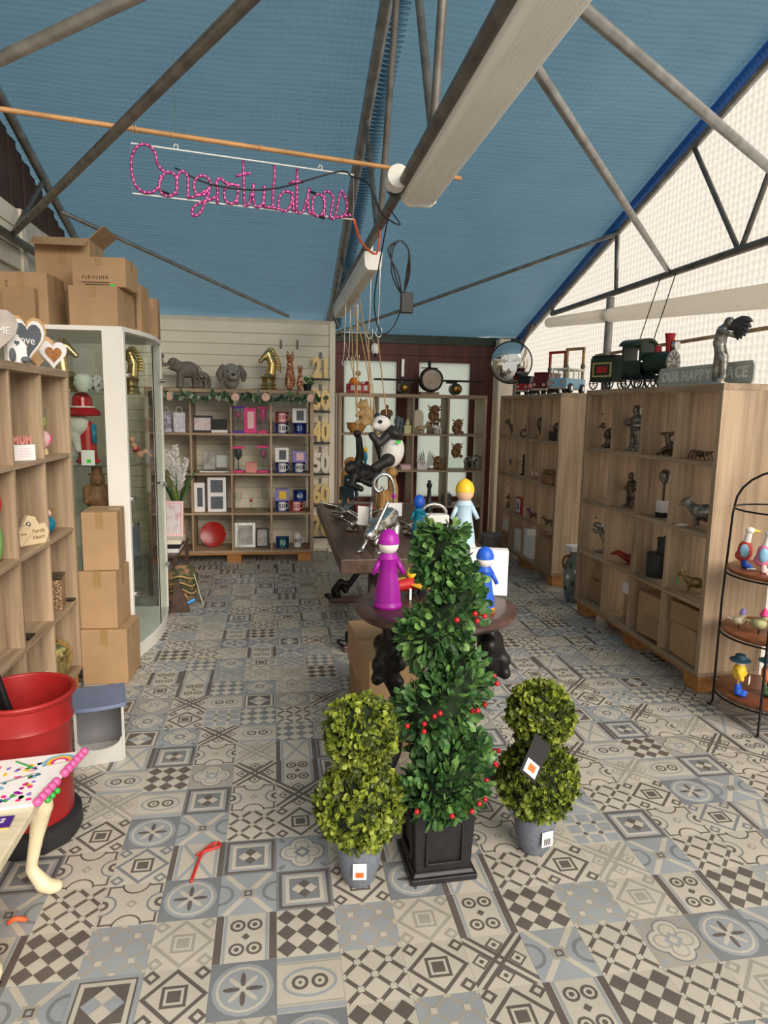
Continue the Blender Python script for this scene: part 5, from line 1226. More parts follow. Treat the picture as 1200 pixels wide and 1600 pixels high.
# pampas grass, frame, books and bag beside the cabinet
t = thing('pampas_plant', 'white pampas grass with long green leaves in a small pot', 'plant', (-.88, 6.30, .53))
MB().lathe([(0, 0), (.05, 0), (.06, .07), (0, .07)], 16).build('pot', tan, t, auto=True); MB().box(-.03, -.063, .03, .03, -.056, .07).build('label', paper, t)
for k in range(22):
    a = random.uniform(0, 2*PI); l = random.uniform(.3, .42); d = Vector((math.cos(a)*.35, math.sin(a)*.25, 1)); p = [Vector((0, 0, .06))+d*l*q/3+Vector((math.cos(a), math.sin(a), -.4))*.03*(q/3)**2 for q in range(4)]
    MB().tube(p, [.006, .008, .006, .001], 4).build('leaf_blade', leaf_g[k % 3] if k % 6 else leaf_y[0], t)
plume_m = mat('white_plume', '#ece9e4', .9, var=.05)
for x, z in ((-.06, .62), (.07, .54), (-.005, .66)):
    b = MB(); 
    for k in range(150):
        u = random.random(); c = Vector((x*u*1.3, 0, z-.30+.30*u)); a = random.uniform(0, 2*PI); d = Vector((math.cos(a), math.sin(a), .9)).normalized(); leaf_add(b, c, d, .075*(1.1-u*.6), .012, 0)
    o = b.build('plume', plume_m, t); o['kind'] = 'stuff'
t = thing('plant_table', 'small dark stand under the pampas plant', 'stand', (-.90, 6.05, 0)); MB().box(-.14, -.42, .32, .10, .38, .345).build('top', dark_w, t)
for x in (-.12, .08):
    for y in (-.38, .34): MB().box(x-.015, y-.015, 0, x+.015, y+.015, .32).build('leg', dark_w, t)
t = thing('wood_riser', 'wooden block lifting the pampas pot', 'block', (-.88, 6.30, .346)); MB().box(-.07, -.07, 0, .07, .07, .183).build('block', oak_x, t, bevel=.003)
frame('pink framed print leaning beside the glass cabinet', -.885, .45, .20, .30, pale_pink, pict, y=5.92, tilt=12)
for k, (z, m_) in enumerate(((.346, white_c), (.382, black_s), (.418, cream_p))): tag(MB().box(-.97, 5.72, z, -.80+.01*k, 6.0, z+.034).build('book', m_, bevel=.002), ('white book at the bottom of the pile by the cabinet', 'black book in the middle of the pile by the cabinet', 'cream book on top of the pile by the cabinet')[k], 'book', 'books by the cabinet')
t = thing('tapestry_bag', 'dark floral tapestry bag on the floor beside the cabinet', 'bag', (-.74, 5.42, .001), rad(10))
fig('body', mat('tapestry', '#43482f', .8, col2='#a97f62', scale=16, thresh=(.48, .62), var=.2), [('e', (0, 0, .16), (.13, .11, .16)), ('e', (-.02, 0, .06), (.13, .12, .06)), ('e', (.05, -.03, .24), (.08, .07, .08))], t, .011, 2)
for k in range(3): MB().tube(spline([(-.10, -.08, .22-.05*k), (-.02, -.125, .25-.05*k), (.07, -.10, .22-.06*k), (.12, -.02, .24-.06*k)], 5), .008, 6).build('cord', tan, t, smooth=True)
MB().tube([(.03, -.12, .03), (.09, -.11, .055)], .012, 6).build('blue_clip', mat('clip_blue', '#2f9de0', .4), t)
M = Matrix.Translation((.15, -.02, .0)) @ Matrix.Rotation(rad(-14), 4, 'Y'); MB().box(0, -.08, 0, .006, .08, .26, M).build('pale_leaf', mat('pale_green_card', '#c3cdb4', .6), t)
t = thing('doorstop_wedge', 'dark brown wedge leaning at the cabinet foot', 'panel', (-.70, 5.18, .001)); MB().prism([(-.10, 0), (.05, 0), (-.03, .24), (-.06, .24)], -.02, .02, 'xz').build('panel', dark_w, t, bevel=.003)
# ---------------------------------------------------------------- cabinet contents
def inC(x, y, z): return (-.87+x*math.cos(rad(4.5))+y*math.sin(rad(4.5)), 4.15-x*math.sin(rad(4.5))+y*math.cos(rad(4.5)), z)
CG = 'gold horses in the cabinet'
for k, (x, y, r) in enumerate(((-.36, .16, 180), (-.12, .60, 10), (-.12, .30, 150))):
    t = thing('gold_horse_head', ('gold horse head at the near side of the cabinet', 'gold horse head behind the far glass door', 'gold horse head behind the near glass door')[k], 'statue', inC(x, y, 1.622), rad(r), CG, s=.80); knight(t)
spot = mat('spotted_ceramic', '#cfcfca', .3, col2='#3c3436', scale=42, thresh=(.55, .6)); 
for k, (x, y) in enumerate(((-.26, .10), (-.19, .17))):
    t = thing('spotted_pot', ('pale spotted round pot on the cabinet top shelf', 'dark spotted round pot on the cabinet top shelf')[k], 'pot', inC(x+.02, y-.02, 1.622), 0, 'spotted pots'); MB().lathe([(0, 0), (.03, 0), (.055, .04), (.05, .085), (.03, .10), (.028, .098), (0, .09)], 18).build('body', spot if k else mat('spotted_pale', '#c9d1c6', .3, col2='#57605a', scale=40, thresh=(.62, .66)), t, auto=True)
t = thing('hatted_gnome', 'figurine with wide glossy red hat and white hair in the cabinet', 'figurine', inC(-.28, .16, 1.192), 0)
MB().lathe([(0, .30), (.098, .29), (.108, .30), (.095, .325), (.06, .345), (.055, .40), (.03, .425), (0, .43)], 28).build('hat', mat('glossy_red', '#a80f20', .15, var=.1, coat=.5), t, auto=True); MB().tube([(.066*math.cos(a), .066*math.sin(a), .342) for a in [q*PI/12 for q in range(24)]], .006, 6, True).build('hat_band', wh, t, smooth=True)
fig('hair', mat('white_fur', '#d8d5cd', .9, bump=.8, bscale=60), [('e', (-.03, -.02, .24), (.07, .06, .07)), ('c', (-.05, -.03, .2), (-.02, -.05, .09), .04, .02)], t, .008, 1)
fig('body', redpt, [('c', (.02, 0, .22), (.02, 0, .05), .045, .055), ('e', (.02, 0, .02), (.075, .06, .02))], t, .008, 1); MB().box(.0, -.075, .0, .075, -.07, .09).build('price_card', paper, t); MB().box(.03, -.077, .015, .055, -.0755, .035).build('green_sticker', green_b, t); MB().tube([(.065, -.03, .24), (.07, -.04, .13)], .016, 8).build('sleeve', teal, t, smooth=True)
t = thing('bear_statue', 'brown bear statue with a top hat in the cabinet', 'statue', inC(-.22, .18, .902), rad(20))
fig('body', brown, [('e', (0, 0, .09), (.075, .07, .095)), ('e', (0, -.02, .195), (.045, .045, .042)), ('e', (0, -.06, .185), (.022, .025, .018)), ('c', (-.06, 0, .14), (-.07, -.05, .07), .025, .02), ('c', (.06, 0, .14), (.07, -.05, .07), .025, .02)], t, .008, 2); MB().lathe([(0, .225), (.05, .225), (.05, .232), (.03, .235), (.031, .275), (0, .275)], 18).build('top_hat', brown, t, auto=True)
t = thing('pinup_figure', 'small reclining pink figurine behind the glass door', 'figurine', inC(-.06, .55, 1.192), rad(60)); fig('body', mat('peach2', '#dba888', .5), [('c', (0, 0, .03), (-.06, 0, .10), .02, .02), ('e', (-.075, 0, .14), .022), ('c', (0, 0, .03), (.05, 0, .06), .016, .013), ('c', (.05, 0, .06), (.11, 0, .02), .013, .008)], t, .006, 1); MB().ell((-.035, 0, .075), (.026, .026, .026), None, 10, 8).build('swimsuit', redpt, t, smooth=True)
t = thing('wood_totem', 'carved wooden totem post inside the cabinet', 'carving', inC(-.13, .36, .902), 0); fig('body', tan, [('c', (0, 0, .02), (0, 0, .24), .035, .03), ('e', (0, -.01, .20), (.04, .035, .03)), ('e', (0, -.01, .12), (.042, .036, .025))], t, .008, 1)
t = thing('storage_tin', 'grey storage tin on the lower cabinet shelf', 'tin', inC(-.15, .55, .552), 0); MB().lathe([(0, 0), (.07, 0), (.07, .2), (0, .2)], 20).build('tin', slate, t, auto=True); MB().lathe([(0, .2), (.073, .2), (.073, .225), (0, .225)], 20).build('lid', silver, t, auto=True)
# ---------------------------------------------------------------- left shelf
def plaque(label, loc, w, h, m_out, m_in, rz, txt=None, tm=None, inner=.74, z0=.0, cat='plaque', th=.018, ts=.05):
    t = thing('heart_plaque', label, cat, loc, rz, 'heart plaques'); MB().prism(heart(w, h), 0, th, 'xz').build('heart', m_out, t, bevel=.002)
    if m_in: MB().prism([(x*inner, y*inner+h*(1-inner)*.5) for x, y in heart(w, h)], -.003, 0.0, 'xz').build('inset_heart', m_in, t)
    if txt: text(txt, tm, ts, t, (0, -.0042, h*.58))
    return t
maple = wood('pale_plywood', '#dcb78a', '#c49a6a', 'x', .5)
LZ = 1.7215
RZL = Q
plaque('grey washed heart plaque reading home at the left frame edge', (-1.14, 3.05, LZ), .24, .21, mat('grey_wash', '#b4aaa2', .6, var=.15), None, RZL*.55, 'A HOME', wh, ts=.042)
t = plaque('tall plywood heart with slate inset reading love', (-1.13, 3.44, LZ), .21, .225, maple, wh, RZL*.62, None, None, .86); MB().prism([(x*.70, y*.70+.225*.15) for x, y in heart(.21, .225)], -.006, -.003, 'xz').build('slate_heart', slate, t); text('love', wh, .055, t, (-.01, -.0068, .115)); 
plaque('plywood heart plaque at the far end of left shelf', (-1.17, 3.70, LZ), .20, .165, maple, None, RZL*.6)
t = plaque('white heart plaque with a copper glitter heart', (-1.11, 3.745, LZ), .155, .14, wh, mat('copper_glitter', '#b98152', .35, .6, var=.4, scale=160), RZL*.55, None, None, .58)
t = thing('house_ornament', 'little white wooden house ornament between the hearts', 'ornament', (-1.09, 3.19, LZ), RZL*.5); MB().prism([(-.04, 0), (.04, 0), (.04, .075), (0, .12), (-.04, .075)], 0, .03, 'xz').build('house', wh, t); 
for s in (-1, 1): MB().tube([(0, .015, .124), (s*.05, .015, .068)], .006, 4).build('roof_strip', maple, t)
MB().prism(heart(.022, .022), -.002, 0, 'xz').build('tiny_heart', slate, t).location.z = .07; MB().ell((-.025, -.01, .03), (.014, .01, .03), None, 10, 8).build('pebble', slate, t, smooth=True); MB().ell((.03, -.012, .014), (.022, .012, .014), None, 10, 8).build('pebble', slate, t, smooth=True)
t = thing('mum_sign', 'small card stand with pink letters MUM on the left shelf', 'sign', (-1.12, 3.275, Z4), RZL*.55); MB().box(-.05, -.012, 0, .05, .012, .07).build('card_block', wh, t); [text(ch_, mat('mum_pink', '#d98f83', .6), .05, t, (-.034+.030*i_, 0, .089), ext=.004, sx=.75, bold=.002) for i_, ch_ in enumerate('MUM')]
for k in range(4): MB().box(-.03+.003*k, -.0135, .018+.011*k, .03-.002*k, -.0122, .020+.011*k).build('printed_line', pale_pink, t)
t = thing('candle_glass', 'glass of green sweets on the left shelf top row', 'glass', (-1.17, 3.67, Z4+.125)); MB().lathe([(0, 0), (.03, 0), (.036, .04), (.033, .105), (.03, .105), (.032, .04), (0, .006)], 18).build('glass', clear, t, auto=True); MB().lathe([(0, .007), (.03, .012), (.031, .06), (0, .065)], 16).build('sweets', mat('lime_sweets', '#b9bd6a', .4, var=.2), t, smooth=True)
t = thing('flamingo_ball', 'pink round ornament with flamingo drawing under the glass', 'ornament', (-1.17, 3.67, Z4)); MB().ell((0, 0, .075), (.05, .05, .049), None, 18, 12).build('ball', pale_pink, t, smooth=True); MB().lathe([(0, 0), (.035, 0), (.03, .03), (0, .03)], 14).build('stand', mat('pale_gold', '#e6cf92', .4), t); MB().tube(spline([(.047, -.018, .055), (.05, -.0, .085), (.047, .015, .10), (.048, .012, .08), (.05, .005, .065)], 4), .003, 5).build('drawing', pink, t)
t = thing('heart_plaque', 'pair of pale wooden heart plaques with writing, second row', 'plaque', (-1.13, 3.30, Z3), RZL*.6, 'heart plaques'); pw2 = wood('pale_wood', '#e3cfae', '#cdb48c', 'x', .5)
MB().prism([(-.05, 0), (.09, 0), (.11, .05), (.09, .095), (.06, .09), (.04, .13), (.005, .14), (-.02, .10), (-.03, .05)], 0, .02, 'xz').build('cloud_board', pw2, t); MB().prism(heart(.10, .10), -.022, -.004, 'xz').build('small_heart', pw2, t).location = (-.05, 0, 0); text('Family', brown, .026, t, (.055, -.001, .062)); text('Heart', brown, .026, t, (.055, -.001, .032)); text('my love', brown, .018, t, (-.05, -.0228, .06)); MB().ell((.0, -.006, .10), .012, None, 10, 8).build('silver_heart', silver, t, smooth=True)
t = thing('bird_ornament', 'teal pot bird with wooden wings, second row of left shelf', 'ornament', (-1.14, 3.62, Z3)); fig('body', teal, [('e', (0, 0, .045), (.035, .045, .042)), ('c', (0, -.03, .07), (0, -.05, .09), .012, .008)], t, .005, 1)
for y in (-.03, .05): MB().box(-.012, y, .085, .012, y+.06, .095, Matrix.Rotation(rad(12 if y > 0 else -8), 4, 'X')).build('wood_wing', tan, t)
MB().ell((0, .0, .10), (.018, .018, .02), None, 10, 8).build('face', pale_pink, t, smooth=True)
t = thing('red_tulip', 'red tulip ornament at the left frame edge', 'flower', (-1.13, 2.93, Z3)); fig('bloom', mat('tulip_red', '#c8201c', .3), [('e', (0, 0, .235), (.032, .032, .042)), ('e', (.016, 0, .25), (.018, .02, .038)), ('e', (-.016, 0, .25), (.018, .02, .038))], t, .005, 1); MB().tube([(0, 0, 0), (0, 0, .21)], .009, 8).build('stem', leaf_g[1], t); 
for s in (-1, 1): MB().tube(spline([(0, 0, 0), (s*.008, s*.025, .08), (s*.01, s*.02, .17)], 4), [.010, .014, .016, .016, .014, .012, .01, .005, .002], 6).build('leaf', leaf_g[0], t, smooth=True)
t = thing('sequin_box', 'bronze sequinned candle box in the third row', 'box', (-1.14, 3.64, Z2), RZL*.1); MB().box(-.05, -.07, 0, .05, .07, .165).build('box', mat('sequins', '#a08266', .3, .6, var=.6, scale=120, bump=1, bscale=120), t, bevel=.004); MB().box(-.052, -.073, .16, .052, .073, .17).build('rim', bronze, t)
tag(MB().box(-1.12, 3.74, Z2, -1.075, 3.79, Z2+.008).build('black_card', black), 'flat black card beside the sequin box', 'card'); tag(MB().box(-1.14, 3.12, Z2, -1.09, 3.2, Z2+.008).build('black_tablet', black), 'flat black tablet in the empty third row cell', 'tablet')
t = thing('mercury_vase', 'round gold mercury glass vase in the bottom row of left shelf', 'vase', (-1.17, 3.63, Z1)); MB().lathe([(0, 0), (.05, 0), (.09, .04), (.108, .10), (.098, .16), (.06, .20), (.025, .212), (.025, .23), (0, .23)], 28).build('vase', mat('mercury_gold', '#c9b878', .16, .9, var=.3, scale=50, bump=.3, bscale=40), t, auto=True); MB().lathe([(0, .23), (.018, .23), (.018, .25), (0, .25)], 12).build('stopper', black, t)
t = thing('magazine_rack', 'dark photo frame leaning in the bottom row of left shelf', 'picture frame', (-1.12, 3.30, Z1), RZL*.7); MB().box(-.09, -.006, 0, .09, .006, .13, Matrix.Rotation(rad(-18), 4, 'X')).build('frame', cream_p, t); MB().box(-.075, -.010, .015, .075, -.006, .115, Matrix.Rotation(rad(-18), 4, 'X')).build('picture', black_s, t)
t = thing('wood_block', 'small pale wooden box in the bottom row at left', 'box', (-1.14, 2.93, Z1), Q); MB().box(-.09, -.06, 0, .09, .06, .13).build('box', maple, t, bevel=.003); MB().box(-.02, -.062, .05, .02, -.06, .09).build('label', paper, t)
# ---------------------------------------------------------------- back-right shelf and its top
t = thing('plane_clock', 'black propeller plane clock on the back right shelf', 'clock', (1.68, 7.45, ST))
MB().tube([(0, -.10, .16), (0, -.06, .16), (0, .04, .15), (0, .16, .14)], [.125, .135, .12, .05], 28).build('fuselage', black_s, t, auto=True)
MB().tube([(0, -.106, .16), (0, -.101, .16)], .105, 28).build('clock_face', mat('clock_face', '#b9a392', .4, var=.15), t); MB().tube([(.118*math.cos(q*PI/16), -.104, .16+.118*math.sin(q*PI/16)) for q in range(32)], .009, 8, True).build('bezel', black, t, smooth=True)
text('12', wh, .055, t, (0, -.1075, .235)); 
for a, l in ((35, .07), (150, .085)): MB().tube([(0, -.109, .16), (l*math.cos(rad(a)), -.109, .16+l*math.sin(rad(a)))], .0035, 5).build('clock_hand', mat('cream_hand', '#efe0bb', .4), t)
MB().box(-.62, -.03, .145, .62, .08, .165).build('wing', black_s, t, bevel=.008); MB().box(-.006, -.02, .27, .006, .1, .37).build('fin', black, t, bevel=.004); MB().box(-.09, .0, .285, .09, .05, .295).build('tailplane', black, t)
for s in (-1, 1): e_ = MB().tube([(s*.29, -.06, .065), (s*.29, .06, .065)], .062, 20).build('engine', black_s, t, auto=True); MB().ell((s*.29, -.06, .065), (.046, .018, .046), None, 16, 8).build('engine_cone', mat('brass', '#8a6a30', .25, 1), e_, smooth=True); MB().box(s*.25-.06, -.01, .125, s*.25+.06, .03, .15).build('strut', black, t)
MB().box(-.1, -.04, .0, .1, .12, .03).build('stand', oak_x, t)
t = thing('red_tub', 'red tub of novelties on the back right shelf top', 'tub', (.89, 7.45, ST)); MB().box(-.13, -.06, 0, .13, .06, .10).build('tub', redpt, t, bevel=.01)
for k in range(5): MB().ell((-.09+.045*k, -.01, .11), (.025, .03, .022), None, 10, 8).build('novelty', (wh, redpt, orange, wh, redpt)[k], t, smooth=True)
for x in (-.07, .0, .07): MB().box(x-.02, -.0625, .03, x+.02, -.061, .08).build('printed_patch', wh, t)
RYB = 7.42
def small(name, label, cat, loc, rz=0, s=1, group='ornaments on the back right shelf'): return thing(name, label, cat, loc, rz, group, s)
for k, (x, z, h, l) in enumerate(((1.745, Z4+.13, .19, 'highland cow ornament raised at the back of the top row'), (2.0, Z4, .17, 'highland cow ornament in the top right cell'), (1.79, Z3, .155, 'highland cow ornament beside the metal wings'), (2.0, Z3+.13, .17, 'highland cow ornament on a clear riser'))):
    t = small('cow_ornament', l, 'ornament', (x, RYB+(.06 if k == 0 else 0), z), rad((8, 20, -10, 15)[k])); cow(t, h)
    if k in (0, 3): t2 = small('display_riser', ('clear riser under the back cow ornament', 'clear riser under the lower right cow ornament')[k == 3], 'riser', (x, RYB+(.06 if k == 0 else 0), z-.13)); MB().box(-.07, -.05, 0, .07, .05, .005).box(-.07, -.05, .122, .07, .05, .129).box(-.07, .045, 0, .07, .05, .129).build('acrylic', clear if k == 3 else oak_x, t2)
t = small('owl_plaque', 'pale round-topped plaque in the top row', 'plaque', (1.57, 7.50, Z4)); MB().prism([(-.06, 0), (.06, 0)]+arc(0, .2, .06, 0, 180, 10), 0, .02, 'xz').build('board', cream_p, t); 
t = small('deer_ornament', 'pale gold standing deer pair in the top row', 'ornament', (1.575, 7.36, Z4), rad(70)); quad(t, mat('pale_gold_resin', '#c9b088', .4, .3), .12, True)
t = small('elephant_ornament', 'small pale elephant with base in the top row', 'ornament', (1.76, 7.35, Z4), rad(-60), .3); elephant(t, skin_w); 
t = small('bear_ornament', 'sitting brown bear on the top row left', 'ornament', (1.20, 7.42, Z4+.09)); biped(t, brown, .22, wide=1.2); t2 = small('wood_plinth', 'wooden plinth under the sitting bear', 'plinth', (1.20, 7.42, Z4)); MB().box(-.06, -.06, 0, .06, .06, .088).build('block', oak_x, t2, bevel=.003)
t = small('elephant_ornament', 'grey-blue elephant head ornament in the top row', 'ornament', (1.35, 7.44, Z4), rad(-20), .55); elephant(t, mat('blue_grey_resin', '#72808a', .5), trunk_up=False, tusk=False)
t = small('yellow_figure', 'pale yellow sitting figure on a cube in the top row', 'ornament', (1.42, 7.34, Z4)); MB().box(-.04, -.03, 0, .04, .03, .09).build('cube', mat('pale_yellow', '#e4dca6', .5), t, bevel=.004); fig('figure', MATS['pale_yellow'], [('e', (0, 0, .11), (.025, .02, .025)), ('e', (0, -.003, .145), .017)], t, .005, 1)
t = small('metal_wings', 'fan of metal wings in the second row', 'ornament', (1.665, 7.46, Z3), s=.72); 
for s in (-1, 1):
    for k in range(7):
        a = rad(90-s*(12+k*9)); l = .30-.018*k; MB().add([(0, 0, .02), (math.cos(a-.05)*l*.7, -.008*k, .02+math.sin(a-.05)*l*.7), (math.cos(a)*l, -.008*k, .02+math.sin(a)*l), (math.cos(a+.05)*l*.7, -.008*k, .02+math.sin(a+.05)*l*.7), (0, .006, .02), (math.cos(a-.05)*l*.7, -.008*k+.004, .02+math.sin(a-.05)*l*.7), (math.cos(a)*l, -.008*k+.004, .02+math.sin(a)*l), (math.cos(a+.05)*l*.7, -.008*k+.004, .02+math.sin(a+.05)*l*.7)], ((0, 1, 2, 3), (7, 6, 5, 4), (0, 4, 5, 1), (1, 5, 6, 2), (2, 6, 7, 3), (3, 7, 4, 0))).build('feather', bronze_s, t)
MB().box(-.06, -.03, 0, .06, .03, .022).build('base', bronze, t)
t = small('paw_card', 'small white arched card with a paw print', 'card', (1.595, 7.33, Z3)); MB().prism([(-.055, 0), (.055, 0), (.055, .06)]+arc(0, .06, .055, 0, 180, 8, .045), 0, .03, 'xz').build('card', wh, t)
for p in ((0, .06), (-.02, .08), (0, .086), (.02, .08)): MB().ell((p[0], -.001, p[1]), (.009, .003, .008), None, 8, 6).build('paw_pad', redpt, t)
t = small('elephant_ornament', 'dark elephant ornament with raised trunk in the second row', 'ornament', (2.17, RYB, Z3), rad(50), .5); elephant(t, bronze_s)
t = small('pink_box', 'flat pink box in the second row', 'box', (1.42, 7.36, Z3)); MB().box(-.065, -.05, 0, .065, .05, .05).build('box', pale_pink, t, bevel=.003); MB().box(-.067, -.052, .05, .067, .052, .062).build('lid', mat('dusty_pink', '#cf9aa0', .5), t, bevel=.003)
t = small('orange_bowl', 'woven orange bowl in the top left cell', 'bowl', (.87, 7.42, Z4)); MB().lathe([(0, 0), (.06, 0), (.10, .05), (.11, .11), (.10, .11), (.085, .05), (0, .01)], 20).build('bowl', MATS['rattan'], t, auto=True)
t = small('grey_jar', 'grey jar in the third row of back right shelf', 'jar', (1.9, 7.42, Z2)); MB().lathe([(0, 0), (.06, 0), (.065, .08), (.05, .12), (0, .12)], 18).build('jar', slate, t, auto=True); MB().lathe([(0, .12), (.04, .12), (.04, .135), (0, .14)], 14).build('lid', wh, t)
# ---------------------------------------------------------------- right shelves: contents
NG, FG = 'ornaments on the near right shelf', 'ornaments on the farther right shelf'
def nr(name, label, y, z, rz=-Q, s=1, x=2.46, cat='sculpture', g=NG): return thing(name, label, cat, (x, y, z), rz, g, s)
t = nr('eagle_sculpture', 'bronze eagle with folded wings, top row far cell', 4.79, Z4, -2.2, 1.1); fig('body', bronze, [('e', (0, .01, .10), (.03, .05, .035), (rad(35), 0, 0)), ('e', (0, -.04, .15), .02), ('c', (0, -.05, .15), (0, -.07, .14), .01, .005), ('c', (-.03, .02, .11), (-.05, .09, .16), .02, .006), ('c', (.03, .02, .11), (.05, .09, .16), .02, .006), ('c', (0, 0, .07), (0, 0, .03), .018, .025), ('e', (0, 0, .012), (.045, .05, .012))], t, .006, 1)
t = nr('gorilla_sculpture', 'tall standing bronze figure, top row', 4.39, Z4); biped(t, bronze_s, .32, ((-.04, -.045, .15), (.04, -.045, .14)), 1.15)
t = nr('dragon_sculpture', 'bronze dragon with swept-back head, top row', 3.97, Z4, -2.6, .9); fig('body', bronze, [('e', (0, .03, .055), (.035, .06, .045)), ('c', (0, -.01, .08), (0, -.03, .14), .025, .02), ('c', (0, -.03, .14), (0, .04, .165), .018, .012), ('c', (0, -.035, .145), (0, -.075, .15), .018, .009), ('c', (-.03, -.02, .05), (-.04, -.07, .01), .016, .014), ('c', (.03, -.02, .05), (.04, -.07, .01), .016, .014), ('c', (0, .08, .05), (.03, .14, .015), .016, .006), ('e', (0, .03, .01), (.04, .07, .01))], t, .006, 1)
t = nr('crab_sculpture', 'small bronze crab, top row nearest cell', 3.61, Z4, -Q, x=2.44); fig('shell', bronze, [('e', (0, 0, .03), (.04, .03, .018))], t, .004, 1)
for s in (-1, 1):
    for k in range(4): MB().tube(spline([(s*.03, -.02+.014*k, .03), (s*.06, -.03+.02*k, .05), (s*.08, -.035+.024*k, .002)], 3), .004, 5).build('leg', bronze, t, smooth=True)
t = nr('slim_sculpture', 'slender bronze figure, second row', 4.405, Z3, x=2.46); biped(t, bronze, .25)
t = nr('lamp_statuette', 'statuette of ball and post on a black and white base, second row', 3.985, Z3, x=2.45); MB().lathe([(0, 0), (.045, 0), (.045, .03), (0, .03)], 18).build('base', black, t); MB().box(-.03, -.03, .03, .03, .03, .105).build('block', wh, t); MB().tube([(0, 0, .105), (0, 0, .22)], .01, 8).build('post', bronze, t); MB().ell((0, 0, .26), (.04, .04, .045), None, 16, 10).build('ball', bronze_s, t, smooth=True)
t = nr('bear_sculpture', 'dark silvered prowling bear, second row nearest cell', 3.56, Z3, -2.5); quad(t, bronze_s, .18, tail=False, fat=1.4, neck=.1); MB().box(-.05, -.16, 0, .03, -.11, .003).build('price_card', paper, t)
t = nr('rearing_sculpture', 'silvered rearing animal, third row far cell', 4.755, Z2, -2.3, 1.1); fig('body', bronze_s, [('c', (0, .02, .07), (0, -.02, .15), .03, .026), ('e', (0, -.05, .185), (.02, .035, .02)), ('c', (-.02, -.02, .14), (-.03, -.08, .13), .012, .008), ('c', (.02, -.02, .14), (.03, -.08, .16), .012, .008), ('c', (-.02, .02, .06), (-.025, .0, .01), .018, .011), ('c', (.02, .02, .06), (.025, .01, .01), .018, .011), ('c', (0, .04, .06), (0, .08, .02), .01, .006), ('e', (0, 0, .006), (.045, .05, .008))], t, .006, 1)
t = nr('red_dragon', 'red dragon lying down, third row', 4.35, Z2, -2.2); fig('body', mat('dragon_red', '#7d2119', .35, var=.4, scale=24, bump=.5), [('e', (0, .02, .04), (.045, .075, .035)), ('c', (0, -.04, .05), (0, -.09, .075), .024, .018), ('c', (0, -.09, .075), (0, -.13, .06), .016, .010), ('c', (.03, .07, .03), (.07, -.02, .015), .018, .008), ('c', (-.04, .02, .06), (-.06, .07, .10), .014, .005), ('c', (.04, .02, .06), (.06, .07, .10), .014, .005)], t, .006, 1)
t = nr('round_tin', 'wide dark grey round tin, third row', 4.0, Z2, cat='tin'); gt = mat('gunmetal', '#3c3f43', .4, .3, var=.1); MB().lathe([(0, 0), (.072, 0), (.074, .006), (.074, .135), (0, .135)], 28).build('drum', gt, t, auto=True); MB().lathe([(0, .135), (.077, .135), (.077, .152), (.07, .156), (0, .156)], 28).build('lid', gt, t, auto=True)
t = nr('round_tin', 'narrow dark grey round tin standing on the wide one', 3.98, Z2+.157, cat='tin', x=2.48); MB().lathe([(0, 0), (.045, 0), (.045, .085), (.048, .086), (.048, .10), (0, .104)], 24).build('drum', gt, t, auto=True); MB().tube([(0, 0, .104), (0, 0, .115)], .008, 8).build('knob', gt, t)
t = nr('brass_animal', 'brass animal ornament with green price tag, third row nearest', 3.60, Z2, -2.3); quad(t, mat('aged_brass', '#8d7a4e', .35, .7, var=.3, scale=20), .12, True, fat=1.3); MB().box(-.03, -.10, .03, .012, -.098, .065).build('green_tag', green_b, t)
FX = 2.55
t = nr('dinosaur_figure', 'green headed dinosaur figure, top row far cell', 7.06, Z4, -2.4, x=FX, g=FG); quad(t, bronze, .15, neck=1.2); MB().ell((0, -.10, .155), (.02, .032, .02), None, 10, 8).build('green_head', leaf_g[0], t, smooth=True)
t = nr('motorbike_model', 'dark model motorbike with red flag, top row', 6.66, Z4, -1.2, x=FX, cat='model', g=FG)
for y in (-.07, .07): MB().tube([(0, y+.038*math.cos(q*PI/10), .042+.038*math.sin(q*PI/10)) for q in range(20)], .007, 6, True).build('wheel', black, t, smooth=True)
fig('frame', bronze, [('c', (0, -.05, .07), (0, .05, .07), .02, .025), ('c', (0, -.06, .06), (0, -.03, .12), .01), ('e', (0, .03, .10), (.02, .05, .018)), ('e', (0, -.02, .11), (.03, .02, .02))], t, .006, 1); MB().tube([(0, .06, .10), (0, .0, .20)], .004, 5).build('red_flag_pole', redpt, t)
t = nr('oval_sculpture', 'oval bronze sculpture on a stand, top row', 6.35, Z4, x=FX, g=FG); MB().box(-.04, -.03, 0, .04, .03, .035).build('base', tan, t); MB().tube([(0, 0, .035), (0, 0, .07)], .008, 8).build('stem', bronze, t); fig('oval', bronze, [('e', (0, 0, .14), (.045, .03, .075)), ('e', (0, -.02, .15), (.028, .025, .05))], t, .006, 1)
t = nr('clock_box', 'dark box with a rounded bronze top, top row nearest cell', 5.96, Z4, x=FX, cat='box', g=FG); MB().box(-.06, -.05, 0, .06, .05, .085).build('box', gt, t, bevel=.003); MB().ell((0, 0, .12), (.045, .04, .045), None, 14, 9).build('dome', bronze, t, smooth=True)
t = nr('horn_cup', 'grey drinking horn, second row far cell', 7.12, Z3, x=FX, cat='cup', g=FG); MB().tube(spline([(0, 0, .005), (0, .01, .06), (0, -.01, .14)], 4), [.008, .012, .015, .018, .021, .024, .027, .03, .032], 10).build('horn', slate, t, smooth=True); MB().lathe([(0, 0), (.03, 0), (.02, .01), (0, .012)], 12).build('foot', bronze, t)
t = nr('black_figure', 'black standing figure with a white tag, second row', 6.73, Z3, x=FX, g=FG); biped(t, black_s, .22); MB().box(.02, -.045, .11, .045, -.043, .14).build('white_tag', paper, t)
